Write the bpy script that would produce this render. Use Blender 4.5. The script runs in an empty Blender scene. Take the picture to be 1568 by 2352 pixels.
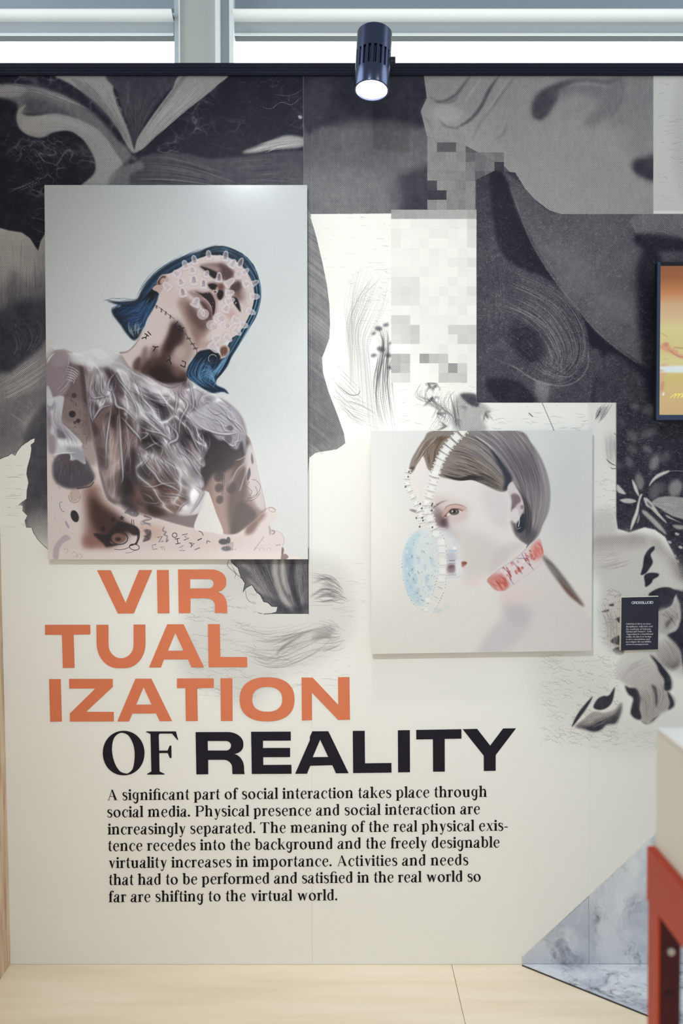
import bpy, bmesh, math
import numpy as np
from mathutils import Vector, Matrix

sc = bpy.context.scene
C = sc.collection

# ---------------------------------------------------------------- camera
F_PX = 2352*35/36.            # 35 mm lens on the 36 mm long side
D, EYE, PITCH = 3.36, 1.636, math.radians(1.53)
cam_d = bpy.data.cameras.new('camera'); cam = bpy.data.objects.new('camera', cam_d); C.objects.link(cam)
cam.location = (0, -D, EYE); cam.rotation_euler = (math.pi/2-PITCH, 0, 0)
cam_d.sensor_fit = 'VERTICAL'; cam_d.sensor_height = 36; cam_d.sensor_width = 24; cam_d.lens = 35
cam_d.dof.use_dof = True; cam_d.dof.focus_distance = D-.02; cam_d.dof.aperture_fstop = 2.4
sc.camera = cam

def ray(px, py):
    x, z = (px-784)/F_PX, (1176-py)/F_PX
    c, s = math.cos(PITCH), math.sin(PITCH)
    return x, c+z*s, z*c-s
def at(px, py, y=0.):
    """the point of the vertical plane Y=y that the photograph shows at (px, py)"""
    dx, dy, dz = ray(px, py); t = (y+D)/dy
    return Vector((dx*t, y, EYE+dz*t))
def floor_at(px, py, z=0.):
    dx, dy, dz = ray(px, py); t = (z-EYE)/dz
    return Vector((dx*t, -D+dy*t, z))
def to_px(p):
    c, s = math.cos(PITCH), math.sin(PITCH); y, z = p[1]+D, p[2]-EYE
    f = y*c-z*s; u = y*s+z*c
    return 784+p[0]/f*F_PX, 1176-u/f*F_PX

# ---------------------------------------------------------------- light
sc.view_settings.view_transform = 'Standard'; sc.view_settings.look = 'None'
sc.view_settings.gamma = 1; sc.view_settings.use_curve_mapping = False
sc.view_settings.exposure = 0.3
w = bpy.data.worlds.new('world'); sc.world = w; w.use_nodes = True
bg = w.node_tree.nodes['Background']; bg.inputs[0].default_value = (.86, .98, 1.04, 1); bg.inputs[1].default_value = .40

def aim(o, target): o.rotation_euler = (Vector(target)-o.location).to_track_quat('-Z', 'Y').to_euler()
def light(name, kind, loc, target, power, col, size=.3, **k):
    d = bpy.data.lights.new(name, kind); d.energy = power; d.color = col
    if kind == 'AREA': d.shape = 'DISK'; d.size = size
    else: d.shadow_soft_size = size
    for a, b in k.items(): setattr(d, a, b)
    o = bpy.data.objects.new(name, d); C.objects.link(o); o.location = loc; aim(o, target); return o
# gallery spotlights above the viewer, then added fill and highlight lights out of view
light('unseen_spotlight', 'SPOT', (-.6, -2.8, 3.7), (0, 0, 1.6), 200, (.90, .96, 1), .04, spot_size=math.radians(48), spot_blend=1.)
light('unseen_spotlight', 'SPOT', (.8, -1.3, 3.25), (0, 0, 2.3), 12, (1, .80, .62), .04, spot_size=math.radians(48), spot_blend=1.)
light('fill_light', 'AREA', (-1.6, -2.6, 1.5), (-.2, 0, 1.2), 7, (1, .82, .62), .5)  # added warm fill, stands for bounce off the floor
light('fill_light', 'AREA', (-.3, -4.9, 1.3), (-.2, 0, .9), 26, (1, .94, .87), 1.6)  # added broad fill from behind the camera, lifts the lower wall
light('unseen_spotlight', 'SPOT', (.95, -2.3, 3.3), (.95, -2.2, 1.1), 60, (1, 1, 1), .05, spot_size=math.radians(34), spot_blend=.6)  # added downlight, unseen, to brighten the box top
light('side_highlight_light', 'AREA', (-4.2, -.7, 4.3), (0, -1.0, 2.6), 130, (.86, .94, 1), 3.6)  # this pair is added to put highlights on the spotlight body
light('side_highlight_light', 'AREA', (4.4, -.7, 4.3), (0, -1.0, 2.6), 80, (.86, .94, 1), 3.2)
# ---------------------------------------------------------------- print painter
# The flat prints (wall mural, two photographs, screen picture) are computed here
# stroke by stroke into pixel arrays; no file is read.
def homog(src, dst):
    A = []
    b = []
    for (x, y), (u, v) in zip(src, dst):
        A.append([x, y, 1, 0, 0, 0, -u*x, -u*y]); b.append(u)
        A.append([0, 0, 0, x, y, 1, -v*x, -v*y]); b.append(v)
    return np.append(np.linalg.solve(np.array(A, float), np.array(b, float)), 1).reshape(3, 3)

def spline(p, closed, sub=6):
    n = len(p)
    if n < 3: return p
    t = np.linspace(0, 1, sub, endpoint=False)[:, None]
    if closed:
        q = np.concatenate([p[-1:], p, p[:2]])
        m = n
    else:
        q = np.concatenate([2*p[:1]-p[1:2], p, 2*p[-1:]-p[-2:-1]])
        m = n-1
    out = []
    for i in range(m):
        a, b, c, d = q[i], q[i+1], q[i+2], q[i+3]
        out.append(.5*((2*b)+(c-a)*t+(2*a-5*b+4*c-d)*t*t+(3*b-a-3*c+d)*t**3))
    out = np.concatenate(out)
    return out if closed else np.concatenate([out, p[-1:]])

def box1(m, r, ax):
    if r < 1: return m
    k = 2*r+1
    m = np.moveaxis(m, ax, 0)
    p = np.concatenate([np.repeat(m[:1], r+1, 0), m, np.repeat(m[-1:], r, 0)])
    c = np.cumsum(p, 0, dtype=np.float64)
    return np.moveaxis(((c[k:]-c[:-k])/k).astype(np.float32), 0, ax)

def blur(m, s):
    r = int(round(s))
    if r < 1: return m
    for _ in range(3):
        m = box1(box1(m, r, 0), r, 1)
    return m

def upsample(g, h, w):
    gh, gw = g.shape
    y = np.linspace(0, gh-1.001, h); x = np.linspace(0, gw-1.001, w)
    yi = y.astype(int); xi = x.astype(int)
    fy = (y-yi)[:, None]; fx = (x-xi)[None]
    fy = fy*fy*(3-2*fy); fx = fx*fx*(3-2*fx)
    a = g[yi][:, xi]; b = g[yi][:, xi+1]; c = g[yi+1][:, xi]; d = g[yi+1][:, xi+1]
    return ((a*(1-fx)+b*fx)*(1-fy)+(c*(1-fx)+d*fx)*fy).astype(np.float32)

class Cv:
    def __init__(s, corners, w, h, bg, seed=1):
        s.w, s.h = w, h
        s.M = homog(corners, [(0, 0), (w, 0), (w, h), (0, h)])
        s.k = w/abs(corners[1][0]-corners[0][0])
        s.a = np.zeros((h, w, 3), np.float32); s.a[:] = bg
        s.f = (0, 0, 1.); s.clip = None
        s.r = np.random.RandomState(seed)
    def frame(s, x, y, k): s.f = (x, y, float(k))
    def tr(s, p):
        p = np.array(p, float).reshape(-1, 2)
        x = s.f[0]+p[:, 0]/s.f[2]; y = s.f[1]+p[:, 1]/s.f[2]
        d = s.M[2, 0]*x+s.M[2, 1]*y+1
        return np.stack([(s.M[0, 0]*x+s.M[0, 1]*y+s.M[0, 2])/d, (s.M[1, 0]*x+s.M[1, 1]*y+s.M[1, 2])/d], 1)
    def raster(s, q, soft):
        pad = int(3*soft)+2
        x0 = max(int(q[:, 0].min())-pad, 0); x1 = min(int(q[:, 0].max())+pad+2, s.w)
        y0 = max(int(q[:, 1].min())-pad, 0); y1 = min(int(q[:, 1].max())+pad+2, s.h)
        if x1 <= x0 or y1 <= y0: return None
        SS = 3
        W = x1-x0; Hh = (y1-y0)*SS
        d = np.zeros((Hh, W+2), np.float32)
        ex, ey = q[:, 0]-x0, (q[:, 1]-y0)*SS
        fx, fy = np.roll(ex, -1), np.roll(ey, -1)
        sg = np.where(fy > ey, 1., -1.)
        lo = np.minimum(ey, fy); hi = np.maximum(ey, fy)
        r0 = np.clip(np.ceil(lo-.5), 0, Hh).astype(int); r1 = np.clip(np.ceil(hi-.5), 0, Hh).astype(int)
        cnt = r1-r0
        tot = cnt.sum()
        if tot > 0:
            idx = np.repeat(np.arange(len(ex)), cnt)
            off = np.arange(tot)-np.repeat(np.cumsum(cnt)-cnt, cnt)
            rr = r0[idx]+off
            t = (rr+.5-ey[idx])/(fy[idx]-ey[idx])
            xc = np.clip(ex[idx]+t*(fx[idx]-ex[idx]), 0, W)
            xi = xc.astype(int); fr = xc-xi
            flat = rr*(W+2)+xi
            dd = d.reshape(-1)
            dd += np.bincount(flat, sg[idx]*(1-fr), dd.size).astype(np.float32)
            dd += np.bincount(flat+1, sg[idx]*fr, dd.size+1)[:dd.size].astype(np.float32)
        m = np.clip(np.abs(np.cumsum(d, 1)[:, :W]), 0, 1).reshape(y1-y0, SS, W).mean(1)
        if soft >= .6: m = blur(m, soft*.6)
        return y0, y1, x0, x1, m
    def comp(s, R, col, a, mode=''):
        if R is None: return
        y0, y1, x0, x1, m = R
        m = m*a
        if s.clip is not None: m = m*s.clip[y0:y1, x0:x1]
        m = m[..., None]
        t = s.a[y0:y1, x0:x1]
        if not callable(col): col = np.array(col, np.float32)
        else:
            yy, xx = np.mgrid[y0:y1, x0:x1]
            col = col(xx, yy)
        if mode == 'mul': col = t*col/255.
        elif mode == 'add': col = t+col
        elif mode == 'scr': col = 255-(255-t)*(255-col)/255.
        s.a[y0:y1, x0:x1] = t*(1-m)+col*m
    def fill(s, p, col, soft=0, a=1., mode='', sm=True):
        q = s.tr(p)
        if sm: q = spline(q, True, 5)
        s.comp(s.raster(q, soft*s.k), col, a, mode)
    def poly(s, p, col, soft=0, a=1., mode=''): s.fill(p, col, soft, a, mode, False)
    def mask(s, p, soft=0, sm=True):
        q = s.tr(p)
        if sm: q = spline(q, True, 5)
        m = np.zeros((s.h, s.w), np.float32)
        R = s.raster(q, soft*s.k)
        if R: m[R[0]:R[1], R[2]:R[3]] = R[4]
        return m
    def grad(s, p0, c0, p1, c1):
        a, b = s.tr([p0, p1]); d = b-a; L = (d*d).sum()
        c0 = np.array(c0, np.float32)*np.ones(3, np.float32); c1 = np.array(c1, np.float32)*np.ones(3, np.float32)
        def f(x, y):
            t = np.clip(((x-a[0])*d[0]+(y-a[1])*d[1])/L, 0, 1)[..., None].astype(np.float32)
            return c0*(1-t)+c1*t
        return f
    def outline(s, q, w, taper):
        d = np.gradient(q, axis=0); n = np.stack([-d[:, 1], d[:, 0]], 1)
        n /= np.maximum(np.hypot(n[:, 0], n[:, 1]), 1e-6)[:, None]
        t = np.linspace(0, 1, len(q))
        w = np.interp(t, np.linspace(0, 1, len(w)), w) if np.ndim(w) else np.full(len(q), float(w))
        if taper: w = w*np.clip(np.minimum(t, 1-t)*2/taper, .08, 1)**.7
        n = n*(w*.5)[:, None]
        return np.concatenate([q+n, (q-n)[::-1]])
    def line(s, p, w, col, a=1., soft=0, taper=0, mode='', sm=True):
        """w in photo pixels"""
        q = s.tr(p)
        if sm: q = spline(q, False, 5)
        w = np.array(w)*s.k if np.ndim(w) else w*s.k
        s.comp(s.raster(s.outline(q, w, taper), soft*s.k), col, a, mode)
    def blob(s, x, y, rx, ry, ang, col, soft=0, a=1., mode=''):
        t = np.linspace(0, 2*np.pi, 28, endpoint=False); c, n = np.cos(np.radians(ang)), np.sin(np.radians(ang))
        u, v = rx*np.cos(t), ry*np.sin(t)
        s.fill(np.stack([x+u*c-v*n, y+u*n+v*c], 1), col, soft, a, mode, False)
    def ring(s, x, y, rx, ry, ang, w, col, a=1., soft=0, t0=0, t1=360):
        t = np.radians(np.linspace(t0, t1, 30)); c, n = np.cos(np.radians(ang)), np.sin(np.radians(ang))
        u, v = rx*np.cos(t), ry*np.sin(t)
        s.line(np.stack([x+u*c-v*n, y+u*n+v*c], 1), w, col, a, soft, sm=False)
    def hair(s, A, B, n, w, cols, a=.6, jit=2., taper=.6, soft=0, lo=0, hi=1, mode=''):
        """n strands blended between guide polylines A and B; jit in local units"""
        A = np.array(A, float).reshape(-1, 2); B = np.array(B, float).reshape(-1, 2)
        A = spline(A, False, 4); B = spline(B, False, 4)
        m = 12
        A = np.stack([np.interp(np.linspace(0, len(A)-1, m), np.arange(len(A)), A[:, i]) for i in (0, 1)], 1)
        B = np.stack([np.interp(np.linspace(0, len(B)-1, m), np.arange(len(B)), B[:, i]) for i in (0, 1)], 1)
        cols = np.array(cols, float)
        for _ in range(n):
            t = s.r.rand(); u0 = s.r.uniform(lo, lo+(hi-lo)*.45); u1 = s.r.uniform(u0+.25*(hi-lo), hi)
            g = A*(1-t)+B*t
            k = np.linspace(u0, u1, 8)*(m-1)
            g = np.stack([np.interp(k, np.arange(m), g[:, i]) for i in (0, 1)], 1)
            ph = s.r.rand()*6.28; fr = s.r.uniform(.5, 1.6)
            g = g+s.r.randn(2)*jit*.6+(np.sin(np.linspace(0, 3, 8)*fr+ph)*jit*s.r.rand())[:, None]*s.r.randn(2)
            f = s.r.rand()*(len(cols)-1); i = int(f); c = cols[i]*(1-f+i)+cols[min(i+1, len(cols)-1)]*(f-i)
            s.line(g, w*s.r.uniform(.5, 1.4), c, a*s.r.uniform(.5, 1), soft, taper, mode)
    def noise(s, cell, octs=3, seed=0, stretch=(1, 1)):
        r = np.random.RandomState(seed); out = 0; amp = 1; tot = 0
        for _ in range(octs):
            gh = max(2, int(s.h/(cell*s.k*stretch[1]))+2); gw = max(2, int(s.w/(cell*s.k*stretch[0]))+2)
            out = out+amp*upsample(r.rand(gh, gw).astype(np.float32), s.h, s.w); tot += amp; amp *= .5; cell *= .5
            if cell*s.k < 1.5: break
        return out/tot
    def cracks(s, x0, y0, x1, y1, n, col, a=.6, ln=(8, 40), w=.9, slope=0, amp=2.):
        for _ in range(n):
            L = s.r.uniform(*ln); x = s.r.uniform(x0, x1); y = s.r.uniform(y0, y1); k = max(3, int(L/5))
            if x+L > x1: L = x1-x
            xs = np.linspace(x, x+L, k); ys = y+np.cumsum(s.r.randn(k))*amp*.6+(xs-x)*slope
            s.line(np.stack([xs, ys], 1), w*s.r.uniform(.6, 1.3), col, a*s.r.uniform(.4, 1), 0, .5, sm=False)
    def ridges(s, box, cell, seed, rot=0, stretch=1., warp=10., sharp=5):
        """thin crests of warped noise inside a canvas box (y0,y1,x0,x1): creases, grain"""
        y0, y1, x0, x1 = box; r = np.random.RandomState(seed); T = r.rand(64, 64).astype(np.float32)
        Y, X = np.mgrid[y0:y1, x0:x1].astype(np.float32)/s.k
        def N(u, v):
            ui = np.floor(u).astype(int); vi = np.floor(v).astype(int); fu = u-ui; fv = v-vi
            fu = fu*fu*(3-2*fu); fv = fv*fv*(3-2*fv); a = ui & 63; b = (ui+1) & 63; p = vi & 63; q = (vi+1) & 63
            return (T[p, a]*(1-fu)+T[p, b]*fu)*(1-fv)+(T[q, a]*(1-fu)+T[q, b]*fu)*fv
        wx = N(X/30+3, Y/30+9)-.5; wy = N(X/30+31, Y/30+17)-.5
        X2 = X+wx*warp*2; Y2 = Y+wy*warp*2; ca, sa = math.cos(math.radians(rot)), math.sin(math.radians(rot))
        u = (X2*ca+Y2*sa)/(cell*stretch); v = (-X2*sa+Y2*ca)/cell
        return (1-np.abs(2*N(u, v)-1))**sharp
# ---------------------------------------------------------------- print 1: figure with blue hair
def paint_blue_hair():
    c = Cv([(102, 425), (705, 425), (707, 1284), (110, 1285)], 1206, 1718, (205, 208, 210), 5)
    F0 = (100, 420, 2.5705); F1 = (230, 550, 3.92); F2 = (100, 780, 3.92); F3 = (300, 900, 3.92); F4 = (100, 1000, 5.2267)
    yy = np.linspace(0, 1, c.h)[:, None]; xx = np.linspace(0, 1, c.w)[None]
    t = np.clip(yy*1.7+xx*.45, 0, 1)[..., None]
    c.a[:] = np.array([194, 198, 202])*(1-t)+np.array([206, 211, 213])*t
    u = np.clip((yy-.75)/.25, 0, 1)[..., None]*np.ones((1, c.w, 1))
    c.a[:] = c.a*(1-u*.5)+np.array([210, 208, 207])*u*.5
    L = (206, 192, 190); M = (158, 134, 130); D = (84, 62, 62); DD = (44, 32, 36)
    # ---- hair, back
    c.frame(*F1)
    hb = (14, 30, 48); hm = (30, 64, 94); hl = (92, 142, 172); blu = (36, 74, 122)
    backL = (1060,62, 960,80, 860,128, 740,165, 640,208, 520,290, 440,370, 380,450, 330,540, 230,560, 130,560, 60,548, 120,575, 190,600, 110,625, 118,680, 190,775, 240,850, 300,905, 345,880, 385,800, 430,700, 490,600, 520,520, 540,440, 600,330, 760,250, 900,180, 1060,150)
    c.fill(backL, hb, 2.5, .93)
    c.hair((1080,62, 860,125, 560,260, 420,420, 350,560, 150,640, 130,700), (1000,150, 760,240, 560,400, 500,560, 430,690, 330,860, 320,915), 260, 1.3, [hb, hm, hm, blu, hl], .75, 7)
    c.hair((560,300, 430,470, 330,600, 200,620, 110,640), (520,560, 420,700, 390,800, 330,830, 250,840), 150, 1.1, [hb, blu, (60,110,165), hl], .7, 12)
    c.hair((640,215, 480,330, 390,440, 340,500), (620,300, 520,420, 460,520, 420,600), 60, 1, [hm, hl], .6, 5)
    for p in [(240,560, 150,530, 90,535, 30,558), (260,575, 150,560, 60,545, 30,552), (180,590, 120,610, 105,625, 130,670), (200,620, 120,630, 108,650), (190,780, 250,850, 320,920), (240,830, 275,890, 322,915), (640,205, 610,212), (300,540,190,530,120,540)]:
        c.line(p, .7, blu, .8, 0, .7)
    c.hair((1000,62, 760,150, 540,270, 390,420, 330,540), (980,80, 740,180, 530,320, 400,470, 350,590), 70, .9, [hb, hm, blu], .8, 13, .9)
    c.hair((420,560, 260,560, 130,600, 100,700), (470,640, 330,700, 260,820, 320,910), 110, .9, [hb, blu, (70,116,172)], .7, 20, .9)
    c.hair((560,340, 440,480, 360,560), (600,360, 500,500, 420,620), 60, 1.6, [(8,18,30), (16,36,56)], .6, 8)
    c.hair((240,740, 250,830, 320,900), (380,700, 360,800, 345,880), 26, 1.8, [(150,170,190), (190,196,200)], .45, 8)
    ringhair = (1060,60, 1150,68, 1270,125, 1370,220, 1420,330, 1447,450, 1432,600, 1390,720, 1300,850, 1250,950, 1180,1060, 1100,1200, 1030,1260, 1000,1200, 1100,1050, 1180,900, 1250,800, 1330,690, 1370,560, 1372,430, 1330,310, 1240,210, 1120,150, 1000,130, 900,160, 940,90)
    c.fill(ringhair, hb, 1.2)
    c.hair((1060,62, 1270,128, 1400,270, 1445,450, 1430,600, 1350,770, 1260,930, 1150,1110, 1040,1255), (1040,140, 1220,190, 1340,330, 1375,470, 1365,590, 1280,760, 1190,900, 1110,1050, 1010,1200), 200, 1.4, [hb, (14,26,40), hm, hl, (110,160,190)], .8, 6)
    c.hair((940,95, 1060,66, 1180,85, 1280,140), (900,150, 1020,110, 1150,120, 1260,190), 60, 1.2, [hb, hm, hl], .8, 4)
    for k in range(60):
        a = c.r.uniform(-1.5, .5); x, y = 1130+284*math.cos(a), 400+306*math.sin(a); c.line((x,y, x+26*math.cos(a+1.2),y+26*math.sin(a+1.2), x+44*math.cos(a+1.6),y+44*math.sin(a+1.6)), .9, [hb, hm, (30,52,70)][k % 3], .7, 0, .8)
    # ---- head and neck
    head = (560,330, 640,300, 740,240, 850,185, 980,145, 1100,150, 1225,200, 1310,280, 1365,380, 1388,500, 1368,620, 1315,740, 1240,850, 1160,900, 1080,960, 1000,990, 900,1005, 868,1050, 830,1075, 800,1120, 790,1190, 775,1290, 700,1315, 620,1322, 520,1290, 430,1240, 340,1190, 240,1165, 215,1100, 165,1018, 250,1000, 320,930, 380,840, 440,720, 490,610, 525,540, 545,450)
    c.fill(head, L, 1.0)
    c.clip = c.mask(head, 1.0)
    # neck and jaw shading
    c.fill((560,360, 700,300, 740,420, 700,560, 640,640, 560,600, 530,520), (206,186,184), 8, .7)
    c.fill((640,720, 730,750, 790,850, 850,960, 840,1040, 780,1150, 780,1330, 520,1330, 330,1210, 330,1100, 420,990, 520,960, 590,860), M, 11, .8)
    c.fill((640,760, 700,745, 765,830, 745,920, 690,980, 640,1040, 600,1080, 545,1060, 560,960, 600,860), D, 7, .95)
    c.fill((640,790, 690,770, 735,850, 680,950, 610,1020, 590,960), (58,40,42), 6, .7)
    c.fill((380,1110, 480,1060, 590,1050, 640,1120, 700,1180, 790,1200, 780,1320, 620,1335, 480,1290, 360,1210), (76,56,56), 8, .95)
    c.fill((450,1160, 560,1130, 680,1230, 760,1250, 760,1320, 600,1330, 480,1260), (46,34,38), 7, .8)
    c.fill((300,1110, 340,1060, 370,1070, 350,1180, 300,1170), (88,64,62), 4, .8)
    c.fill((380,1000, 420,960, 420,1060, 390,1150, 370,1100), (130,104,100), 5, .7)
    c.fill((470,970, 510,960, 520,1040, 480,1140, 450,1120), (100,74,72), 5, .6)
    c.fill((670,990, 730,960, 780,1010, 740,1070, 690,1080), (186,166,162), 8, .85)
    c.fill((650,1150, 700,1140, 740,1180, 720,1240, 660,1220), (120,94,92), 7, .7)
    c.fill((840,960, 900,990, 1010,975, 1060,960, 990,900, 900,920), (176,146,136), 6, .7)
    c.fill((570,700, 620,760, 600,860, 540,950, 480,960, 480,860), (206,190,188), 8, .7)
    c.line((480,610, 420,740, 330,920, 250,1005, 175,1022), 3.5, (120,104,104), .6, 2)
    # chin, jaw shade
    c.fill((700,560, 780,520, 850,640, 960,740, 1000,790, 930,900, 860,880, 790,790, 750,700), (150,118,110), 9, .8)
    c.fill((790,560, 860,620, 930,700, 975,770, 900,830, 840,760, 790,670), (96,68,64), 9, .75)
    c.fill((820,800, 900,850, 880,960, 850,930), (140,108,100), 7, .7)
    c.fill((920,640, 1000,700, 1000,750, 950,740), (84,56,56), 5, .7)
    # brow and eye hollows
    c.fill((890,235, 960,215, 1060,205, 1150,240, 1205,295, 1200,345, 1130,380, 1040,345, 960,290), (128,100,98), 6, .8)
    c.fill((1060,220, 1120,230, 1195,290, 1190,330, 1140,365, 1090,330, 1090,270), (92,66,66), 5, .9)
    c.fill((900,240, 980,262, 1040,290, 1055,320, 1030,352, 985,320, 940,275), (34,24,30), 2, .95)
    c.fill((905,232, 1000,236, 1070,262, 1050,285, 980,258), (172,150,146), 3, .7)
    c.fill((1160,430, 1250,365, 1285,450, 1300,520, 1270,560, 1210,510), (108,80,78), 6, .85)
    c.fill((1170,425, 1250,380, 1262,450, 1200,470), (78,54,54), 4, .7)
    c.fill((1185,520, 1225,520, 1250,570, 1264,650, 1235,620, 1205,575), (28,20,26), 1.5, .95)
    c.line((1190,515, 1235,530, 1262,600, 1268,660), 1.3, (150,124,120), .7, .8)
    c.blob(1222, 572, 6, 9, 20, (225,225,230), .6, .9)
    c.fill((1270,440, 1310,470, 1320,560, 1290,620, 1260,520), (190,170,166), 5, .6)
    # nose
    c.fill((960,400, 1020,385, 1110,400, 1120,470, 1110,520, 1060,540, 1030,480, 985,440), (138,104,98), 4, .9)
    c.fill((975,405, 1020,398, 1052,415, 1045,445, 1010,450, 985,432), (26,18,24), 1.5, .95)
    c.fill((1060,465, 1090,455, 1110,480, 1100,525, 1075,545, 1055,515), (30,20,24), 2, .95)
    c.fill((1062,420, 1090,400, 1112,420, 1100,450, 1072,448), (120,70,62), 3, .8)
    c.fill((1040,430, 1060,430, 1062,470, 1045,475), (196,172,164), 2, .7)
    # mouth
    c.fill((790,470, 860,450, 930,470, 1000,470, 1050,540, 1048,640, 1020,700, 1000,740, 960,660, 900,570, 830,510), (150,118,118), 4, .8)
    c.fill((850,466, 920,486, 985,478, 1030,540, 1036,610, 1018,690, 1000,610, 960,545, 900,505), (52,34,40), 1.5, .97)
    c.fill((900,560, 950,570, 990,620, 1003,680, 990,720, 950,650), (88,58,60), 3, .85)
    c.fill((960,545, 1000,600, 1008,660, 985,640, 955,590, 930,560), (140,108,110), 2, .8)
    c.line((800,465, 870,480, 940,535, 990,595, 1008,650), 1.5, (226,206,206), .8, .8, .5)
    c.line((1000,480, 1035,540, 1044,600, 1030,680), 1.4, (204,182,182), .8, .8, .5)
    c.line((868,472, 930,470, 985,475), 1.2, (190,168,168), .7, .6, .5)
    for x, y in [(968,482), (1015,570), (1010,600)]: c.blob(x, y, 4, 3, 0, (240,240,245), .5, .9)
    # pale cheek / forehead
    c.fill((1010,120, 1110,165, 1060,200, 950,205, 860,235, 850,200, 930,165), (214,200,198), 5, .8)
    c.fill((640,330, 760,280, 900,300, 900,440, 780,450, 660,420), (212,196,194), 8, .7)
    c.fill((1050,780, 1150,700, 1240,740, 1240,820, 1120,880, 1000,930, 960,880), (212,196,194), 8, .8)
    c.fill((1130,640, 1190,620, 1230,680, 1180,720, 1140,700), (196,160,158), 5, .7)
    c.clip = None
    # ears
    c.fill((602,330, 575,312, 540,330, 515,370, 505,405, 472,430, 476,455, 510,470, 535,488, 560,450, 580,400, 615,370), (190,166,162), 1)
    c.fill((590,335, 560,330, 530,360, 515,395, 545,400, 575,375), (88,56,52), 1.2, .9)
    c.fill((560,345, 590,350, 580,385, 545,400, 540,370), (206,182,176), 2, .8)
    c.line((472,436, 500,408, 540,405, 552,400), 1.3, (60,40,42), .8, .4)
    c.fill((1075,965, 1130,948, 1166,985, 1155,1040, 1105,1072, 1060,1075, 1085,1030), (196,168,160), 1)
    c.fill((1090,975, 1130,965, 1148,1000, 1130,1040, 1100,1050, 1080,1010), (110,72,64), 2, .85)
    c.fill((880,1015, 940,995, 1010,990, 1060,1020, 1080,1070, 1010,1120, 900,1120, 850,1080), (20,28,44), 2, .95)
    # lower clump of hair
    clump = (872,1040, 960,1010, 1050,1070, 1110,1075, 1160,1050, 1190,1010, 1150,1130, 1090,1210, 1050,1260, 1045,1310, 1120,1345, 1155,1390, 1100,1370, 1000,1382, 930,1345, 850,1290, 782,1235, 790,1150, 830,1085)
    c.fill(clump, (20,46,74), 1.5)
    c.hair((870,1050, 810,1120, 800,1220, 880,1290, 960,1350), (1120,1070, 1080,1170, 1010,1230, 1010,1290, 1110,1360), 190, 1.3, [(16,34,56), (34,78,120), (60,120,168), (130,176,206)], .8, 12)
    c.hair((1180,960, 1150,1060, 1090,1170, 1040,1250), (1100,1090, 1050,1160, 1010,1200, 1000,1240), 60, 1.3, [(30,70,110), (84,140,184), (160,196,216)], .8, 5)
    c.hair((900,1150, 960,1120, 1000,1160, 950,1210), (880,1290, 960,1240, 1040,1300, 1010,1370), 60, 1, [(50,110,160), (150,190,214)], .7, 10)
    for p in [(1040,1310, 1100,1350, 1160,1390), (1020,1350, 1090,1372, 1130,1360), (960,1370, 1050,1384, 1110,1350)]: c.line(p, .8, blu, .8, 0, .6)
    c.ring(1015, 1076, 40, 40, 0, 2.4, (66,66,72)); c.ring(1013, 1074, 38, 38, 0, .9, (222,222,226), .9, 0, 130, 330)
    c.ring(1000, 1100, 14, 12, 0, 1.2, (80,80,88)); c.line((1112,1030, 1116,1064), 1, (210,190,186), .9)
    # septum ring
    for a in range(0, 360, 60):
        x, y = 1035+20*math.cos(a/57.3), 472+16*math.sin(a/57.3)
        c.line((1035,472, x,y), .7, (70,66,72), .8); c.blob(x, y, 5, 4, 0, (230,230,236), .3, .95)
    # ---- suction cups
    def cup(x, y, tx, ty, w, dark=.25, rim=1):
        d = np.array([tx-x, ty-y], float); Ln = np.hypot(*d)+1e-6; d /= Ln; n = np.array([-d[1], d[0]])
        P = lambda s, o: (x+d[0]*s+n[0]*o, y+d[1]*s+n[1]*o)
        e = Ln*.92; ww = w*.34; tip = w*.3
        body = [P(-w*.16, -w*.48), P(0, -w*.5), P(e*.15, -ww*1.15), P(e*.6, -ww*.95), P(e*.9, -tip*.75), P(e+tip*.12, 0), P(e*.9, tip*.75), P(e*.6, ww*.95), P(e*.15, ww*1.15), P(0, w*.5), P(-w*.16, w*.48), P(-w*.24, 0)]
        body = np.array(body).ravel()
        c.fill(body, (208,199,205), .7, .74)
        c.fill(np.array([P(e*.1, -ww*.55), P(e*.75, -tip*.5), P(e*.86, 0), P(e*.75, tip*.5), P(e*.1, ww*.55)]).ravel(), (96,82,92), 1.1, dark)
        c.line(np.array([P(0, -w*.46), P(e*.15, -ww*1.0), P(e*.6, -ww*.85), P(e*.92, -tip*.5), P(e*.98, 0), P(e*.92, tip*.5), P(e*.6, ww*.85), P(e*.15, ww), P(0, w*.46)]).ravel(), 1.2, (230,225,230), .5, .6)
        c.line(np.array([P(e*.2, -ww*.4), P(e*.7, -ww*.3)]).ravel(), 1.3, (244,242,246), .6, .5, .6)
        if rim:
            a = math.degrees(math.atan2(n[1], n[0]))
            c.ring(x, y, w*.5, w*.2, a, 1.1, (226,220,226), .5, .5); c.ring(x-d[0]*w*.09, y-d[1]*w*.09, w*.52, w*.24, a, 1, (150,136,142), .45, .7)
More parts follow.
